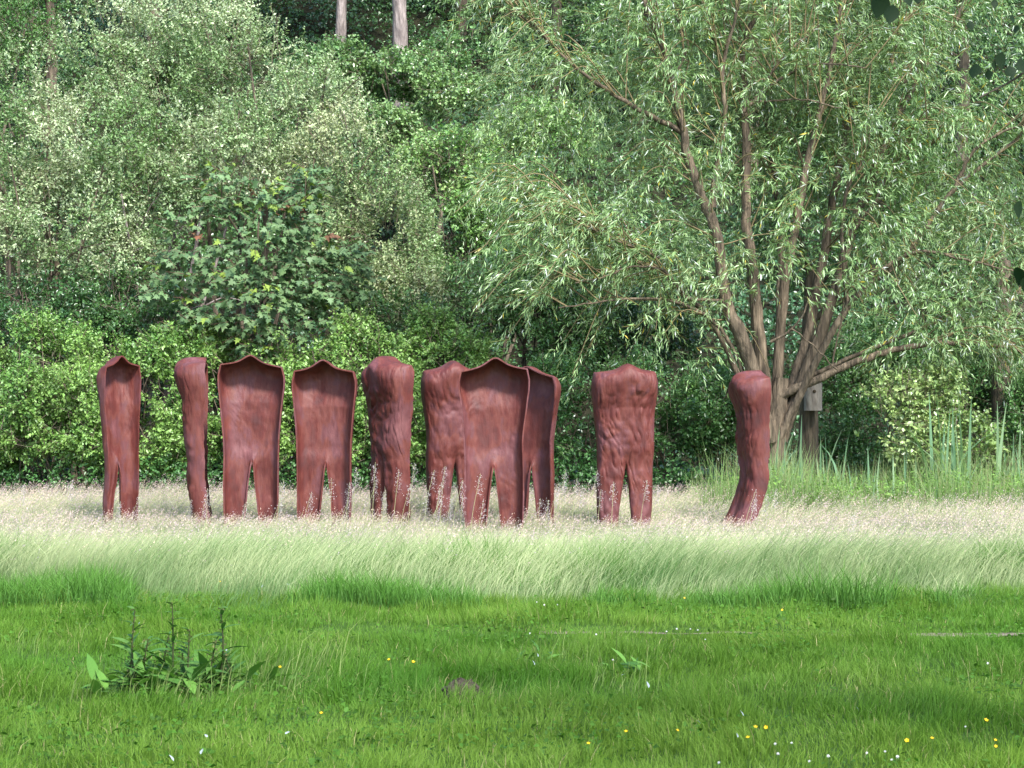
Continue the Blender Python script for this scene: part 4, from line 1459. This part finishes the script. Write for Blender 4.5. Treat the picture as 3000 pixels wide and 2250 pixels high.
dock_plant([(137, 608), (146, 640), (174, 604), (160, 636), (190, 630), (221, 609), (128, 655), (212, 640), (229, 655), (182, 655)], (168, 694), 140, 'tall clump of dark weeds with upright leafy stems in the left foreground', 0.21, 1.25)
dock_plant([], (614, 676), 16, 'small broad leaved weed in the lawn right of the middle', 0.10, 0.8)
dock_plant([], (535, 664), 12, 'small upright leafy weed near the centre of the lawn', 0.08, 0.7)
dock_plant([], (370, 596), 22, 'leafy weed at the edge of the tall grass below the fourth statue', 0.22, 0.9)


def soil_mound():
    X, Y, Z = on_lawn(462, 703)
    a = Acc()
    n, m = 22, 11
    V = []
    for j in range(m):
        ph = j / (m - 1) * math.pi / 2
        for i in range(n):
            th = i / n * 2 * math.pi
            r = 0.11 * (math.cos(ph) ** 0.8 + 0.02) * (0.85 + 0.35 * rng.random())
            V.append((r * math.cos(th) * 1.1, r * math.sin(th) * 0.8, 0.14 * math.sin(ph) * (0.85 + 0.3 * rng.random()) - 0.01))
    F = []
    for j in range(m - 1):
        for i in range(n):
            i2 = (i + 1) % n
            F += [(j * n + i, j * n + i2, (j + 1) * n + i2), (j * n + i, (j + 1) * n + i2, (j + 1) * n + i)]
    a.add(V, F, (0.1, 0.08, 0.06))
    o = a.build('soil_mound', noise_mat('molehill_soil', (0.045, 0.034, 0.022), (0.135, 0.105, 0.075), 30, 0.95, 1.0), None, False)
    o.location = (X, Y, Z)
    tag(o, 'small dark brown mound of loose soil in the lawn', 'soil mound')


soil_mound()


ORD = ['first', 'second', 'third', 'fourth', 'fifth', 'sixth', 'seventh', 'eighth', 'ninth', 'tenth', 'eleventh', 'twelfth', 'thirteenth', 'fourteenth', 'fifteenth', 'sixteenth', 'seventeenth', 'eighteenth', 'nineteenth', 'twentieth', 'twenty-first', 'twenty-second', 'twenty-third', 'twenty-fourth']


def by_place(group, text):
    """count alike small things from the left, as seen from the camera"""
    m = sorted((o for o in scene.objects if o.get('group') == group and o.get('category')), key=lambda o: o.location.x / o.location.y)
    for i, o in enumerate(m):
        o['label'] = text % (ORD[i] + ' from the left')


def flower_protos():
    pet, F = leaf_shape(4, 0.85, -0.35)
    return pet, F


def buttercup_data():
    a = Acc()
    V, F = leaf_shape(5, 0.95, -0.45)
    F3 = np.concatenate([F[:, [0, 1, 2]], F[:, [0, 2, 3]]])
    for k in range(5):
        t = k * 2 * math.pi / 5
        Rm = np.array([[math.cos(t), -math.sin(t), 0], [math.sin(t), math.cos(t), 0], [0, 0, 1]])
        a.add((V * 0.013) @ Rm.T, F3, (0.85, 0.52, 0.01))
    o = a.build('petals', M_PETAL)
    d = o.data
    bpy.data.objects.remove(o)
    return d


def daisy_data():
    a = Acc()
    V, F = leaf_shape(4, 0.30, 0.1)
    F3 = np.concatenate([F[:, [0, 1, 2]], F[:, [0, 2, 3]]])
    for k in range(22):
        t = k * 2.4
        tilt = 0.2 + 0.055 * k
        Rz = np.array([[math.cos(t), -math.sin(t), 0], [math.sin(t), math.cos(t), 0], [0, 0, 1]])
        Rx = np.array([[1, 0, 0], [0, math.cos(tilt), -math.sin(tilt)], [0, math.sin(tilt), math.cos(tilt)]])
        a.add((V * 0.012) @ Rx.T @ Rz.T, F3, (0.80, 0.78, 0.76))
    o = a.build('petals', M_PETAL)
    d = o.data
    bpy.data.objects.remove(o)
    return d


def stalk_data():
    a = Acc()
    limb(a, [np.array((0, 0, -0.12)), np.array((0.004, 0, -0.06)), np.array((0, 0, 0.0))], 0.0016, 0.0014, 5, col=(0.10, 0.2, 0.04), gnarl=0)
    o = a.build('stalk', M_GRASS)
    d = o.data
    bpy.data.objects.remove(o)
    return d


BUT, DAI, STK = buttercup_data(), daisy_data(), stalk_data()


def flower(name, data, x, y, label, group, sc=1.0, z=0.11):
    X, Y, Z = on_lawn(x, y, z)
    root = empty(name, (X, Y, Z + z), label, 'flower', group)
    for nm, dt in (('petals', data), ('stalk', STK)):
        o = bpy.data.objects.new(nm, dt)
        COL.objects.link(o)
        o.parent = root
        if nm == 'petals':
            o.scale = (sc, sc, sc)
            o.rotation_euler = (rng.uniform(0.2, 0.9), rng.uniform(-0.4, 0.4), 0)


A5 = lambda q: (q[0] * 0.2315, 460.7 + q[1] * 0.2315)
A6 = lambda q: (512 + q[0] * 0.2315, 460.7 + q[1] * 0.2315)
for q in [A5((1210, 880)), A5((1680, 862)), A5((1785, 866)), A5((1388, 1077)), A5((950, 520))] + [A6(v) for v in [(493, 1173), (715, 1168), (1052, 1150), (1097, 1156), (1020, 1204), (330, 1221), (1706, 1216), (2048, 1123), (2088, 1208), (2090, 1238), (1815, 1206), (745, 590), (1167, 640)]]:
    flower('buttercup', BUT, *q, 'small yellow buttercup standing in the green lawn', 'yellow buttercups in the lawn', rng.uniform(0.6, 0.95))
for q in [A6(v) for v in [(1148, 1277), (1365, 1282), (1533, 1265), (1612, 1262), (1640, 1303), (1665, 1290), (1285, 1315), (1137, 1230), (1208, 1227), (895, 1320), (712, 735), (770, 735), (803, 742), (835, 783), (363, 750), (78, 742), (140, 632), (196, 628), (108, 620), (435, 860), (667, 748), (2055, 870), (1960, 1150)]]:
    flower('clover_flower', DAI, *q, 'small round white clover flower in the lawn', 'white clover flowers in the lawn', rng.uniform(0.55, 0.85))

PALE = leaf_datas([(0.36, 0.40, 0.42)], 0.45, 0.25)
for q in [A6(v) for v in [(1498, 1082), (975, 1200), (1000, 1102), (815, 1130), (97, 880), (112, 845), (475, 920), (590, 970)]] + [A5(v) for v in [(897, 1180), (868, 1248), (750, 1283), (1232, 1162), (1250, 545), (1130, 555), (980, 815), (600, 715)]]:
    X, Y, Z = on_lawn(q[0], q[1], 0.09)
    o = bpy.data.objects.new('fallen_leaf', PALE[0])
    COL.objects.link(o)
    o.location = (X, Y, Z + 0.09)
    s = rng.uniform(0.022, 0.045)
    o.scale = (s, s, s)
    o.rotation_euler = (rng.uniform(0.3, 1.3), rng.uniform(-0.6, 0.6), rng.uniform(-1.5, 1.5))
    tag(o, 'pale silvery fallen leaf lying on the lawn grass', 'leaf', 'pale fallen leaves on the lawn')


# ------------------------------------------------------------------ near tree whose branch hangs in at the top right
def near_tree():
    Yn = 6.0
    root = empty('overhanging_tree', (4.3, 6.6, 0), 'near tree whose leaves, darkened as in shade, hang into the top right corner', 'tree')
    og = np.array([4.3, 6.6, 0])
    t = Acc()
    limb(t, smooth_path([(4.3, 6.6, -0.2), (4.25, 6.6, 1.5), (4.3, 6.6, 3.6), (4.2, 6.5, 6.0)], 7), 0.24, 0.12, 12)
    t.build('trunk', M_BARK, root, True, og)
    b = Acc()
    brs = [[(4.28, 6.6, 3.2), (3.2, 6.3, 3.35), (2.2, 6.0, 3.2), (1.55, 5.95, 2.97), (1.28, 5.95, 2.92)], [(2.2, 6.0, 3.2), (1.85, 6.0, 2.9), (1.62, 6.0, 2.70), (1.48, 6.0, 2.62)], [(2.2, 6.0, 3.2), (1.9, 5.95, 2.6), (1.68, 5.95, 2.2), (1.60, 5.95, 1.95)]]
    for i, q in enumerate(brs):
        limb(b, smooth_path(q, 6), 0.05 if i == 0 else 0.008, 0.0025, 6, gnarl=0.04)
    b.build('branch', M_BARK, root, True, og)
    V, F = leaf_shape(8, 0.80, 0.15)
    ob = link_mesh('leaf', V, F, M_SHADE, np.broadcast_to(np.array((0.010, 0.026, 0.007)), V.shape), smooth=True)  # leaf colour darkened to stand for the shade beneath the tree
    dt = ob.data
    bpy.data.objects.remove(ob)
    # leaves: photo position (2212-wide sheet) and size
    L = [(1905, 8, 0.075), (1930, 28, 0.06), (1958, -6, 0.06), (1985, -10, 0.05), (2095, 55, 0.032), (2150, 8, 0.03), (2108, 152, 0.050), (2135, 160, 0.032), (2165, 128, 0.055), (2180, 155, 0.045), (2205, 140, 0.05), (2188, 40, 0.03), (2195, 62, 0.028), (2150, 140, 0.032), (2205, 450, 0.055), (2200, 595, 0.06), (2218, 610, 0.05), (2120, -20, 0.05)]
    for x, y, s in L:
        s *= 1.05
        p = px(x / 2.1602, y / 2.1602, 5.97)
        o = bpy.data.objects.new('leaf', dt)
        COL.objects.link(o)
        o.parent = root
        o.location = Vector(p - og) + Vector((0, 0, s * 0.4))
        o.scale = (s, s, s)
        o.rotation_euler = (rng.uniform(-1.9, -1.0), rng.uniform(-0.3, 0.3), rng.uniform(-0.9, 0.9))
    # unseen upper crown beyond the frame, spread and thinned to shape its shade
    tw, lf = Acc(), Acc()
    foliage(lf, tw, [(4.2, 6.4, 6.2, 2.6, 2.4, 1.6), (1.6, 4.8, 6.0, 2.6, 2.2, 1.2), (4.6, 4.2, 5.6, 2.2, 2.0, 1.3)], 750, 11, 0.085, 0.062, (0.05, 0.12, 0.03), (0.08, 0.16, 0.04), length=0.45, seed=5.5)
    o = lf.build('crown', M_GLOSS, root, False, og)
    tw.build('twigs', M_TWIG, root, False, og)['kind'] = 'stuff'


near_tree()
by_place('yellow buttercups in the lawn', 'small yellow buttercup in the green lawn, %s of the buttercups')
by_place('white clover flowers in the lawn', 'small round white clover flower in the lawn, %s of the clovers')
by_place('pale fallen leaves on the lawn', 'pale silvery fallen leaf on the lawn, %s of these leaves')
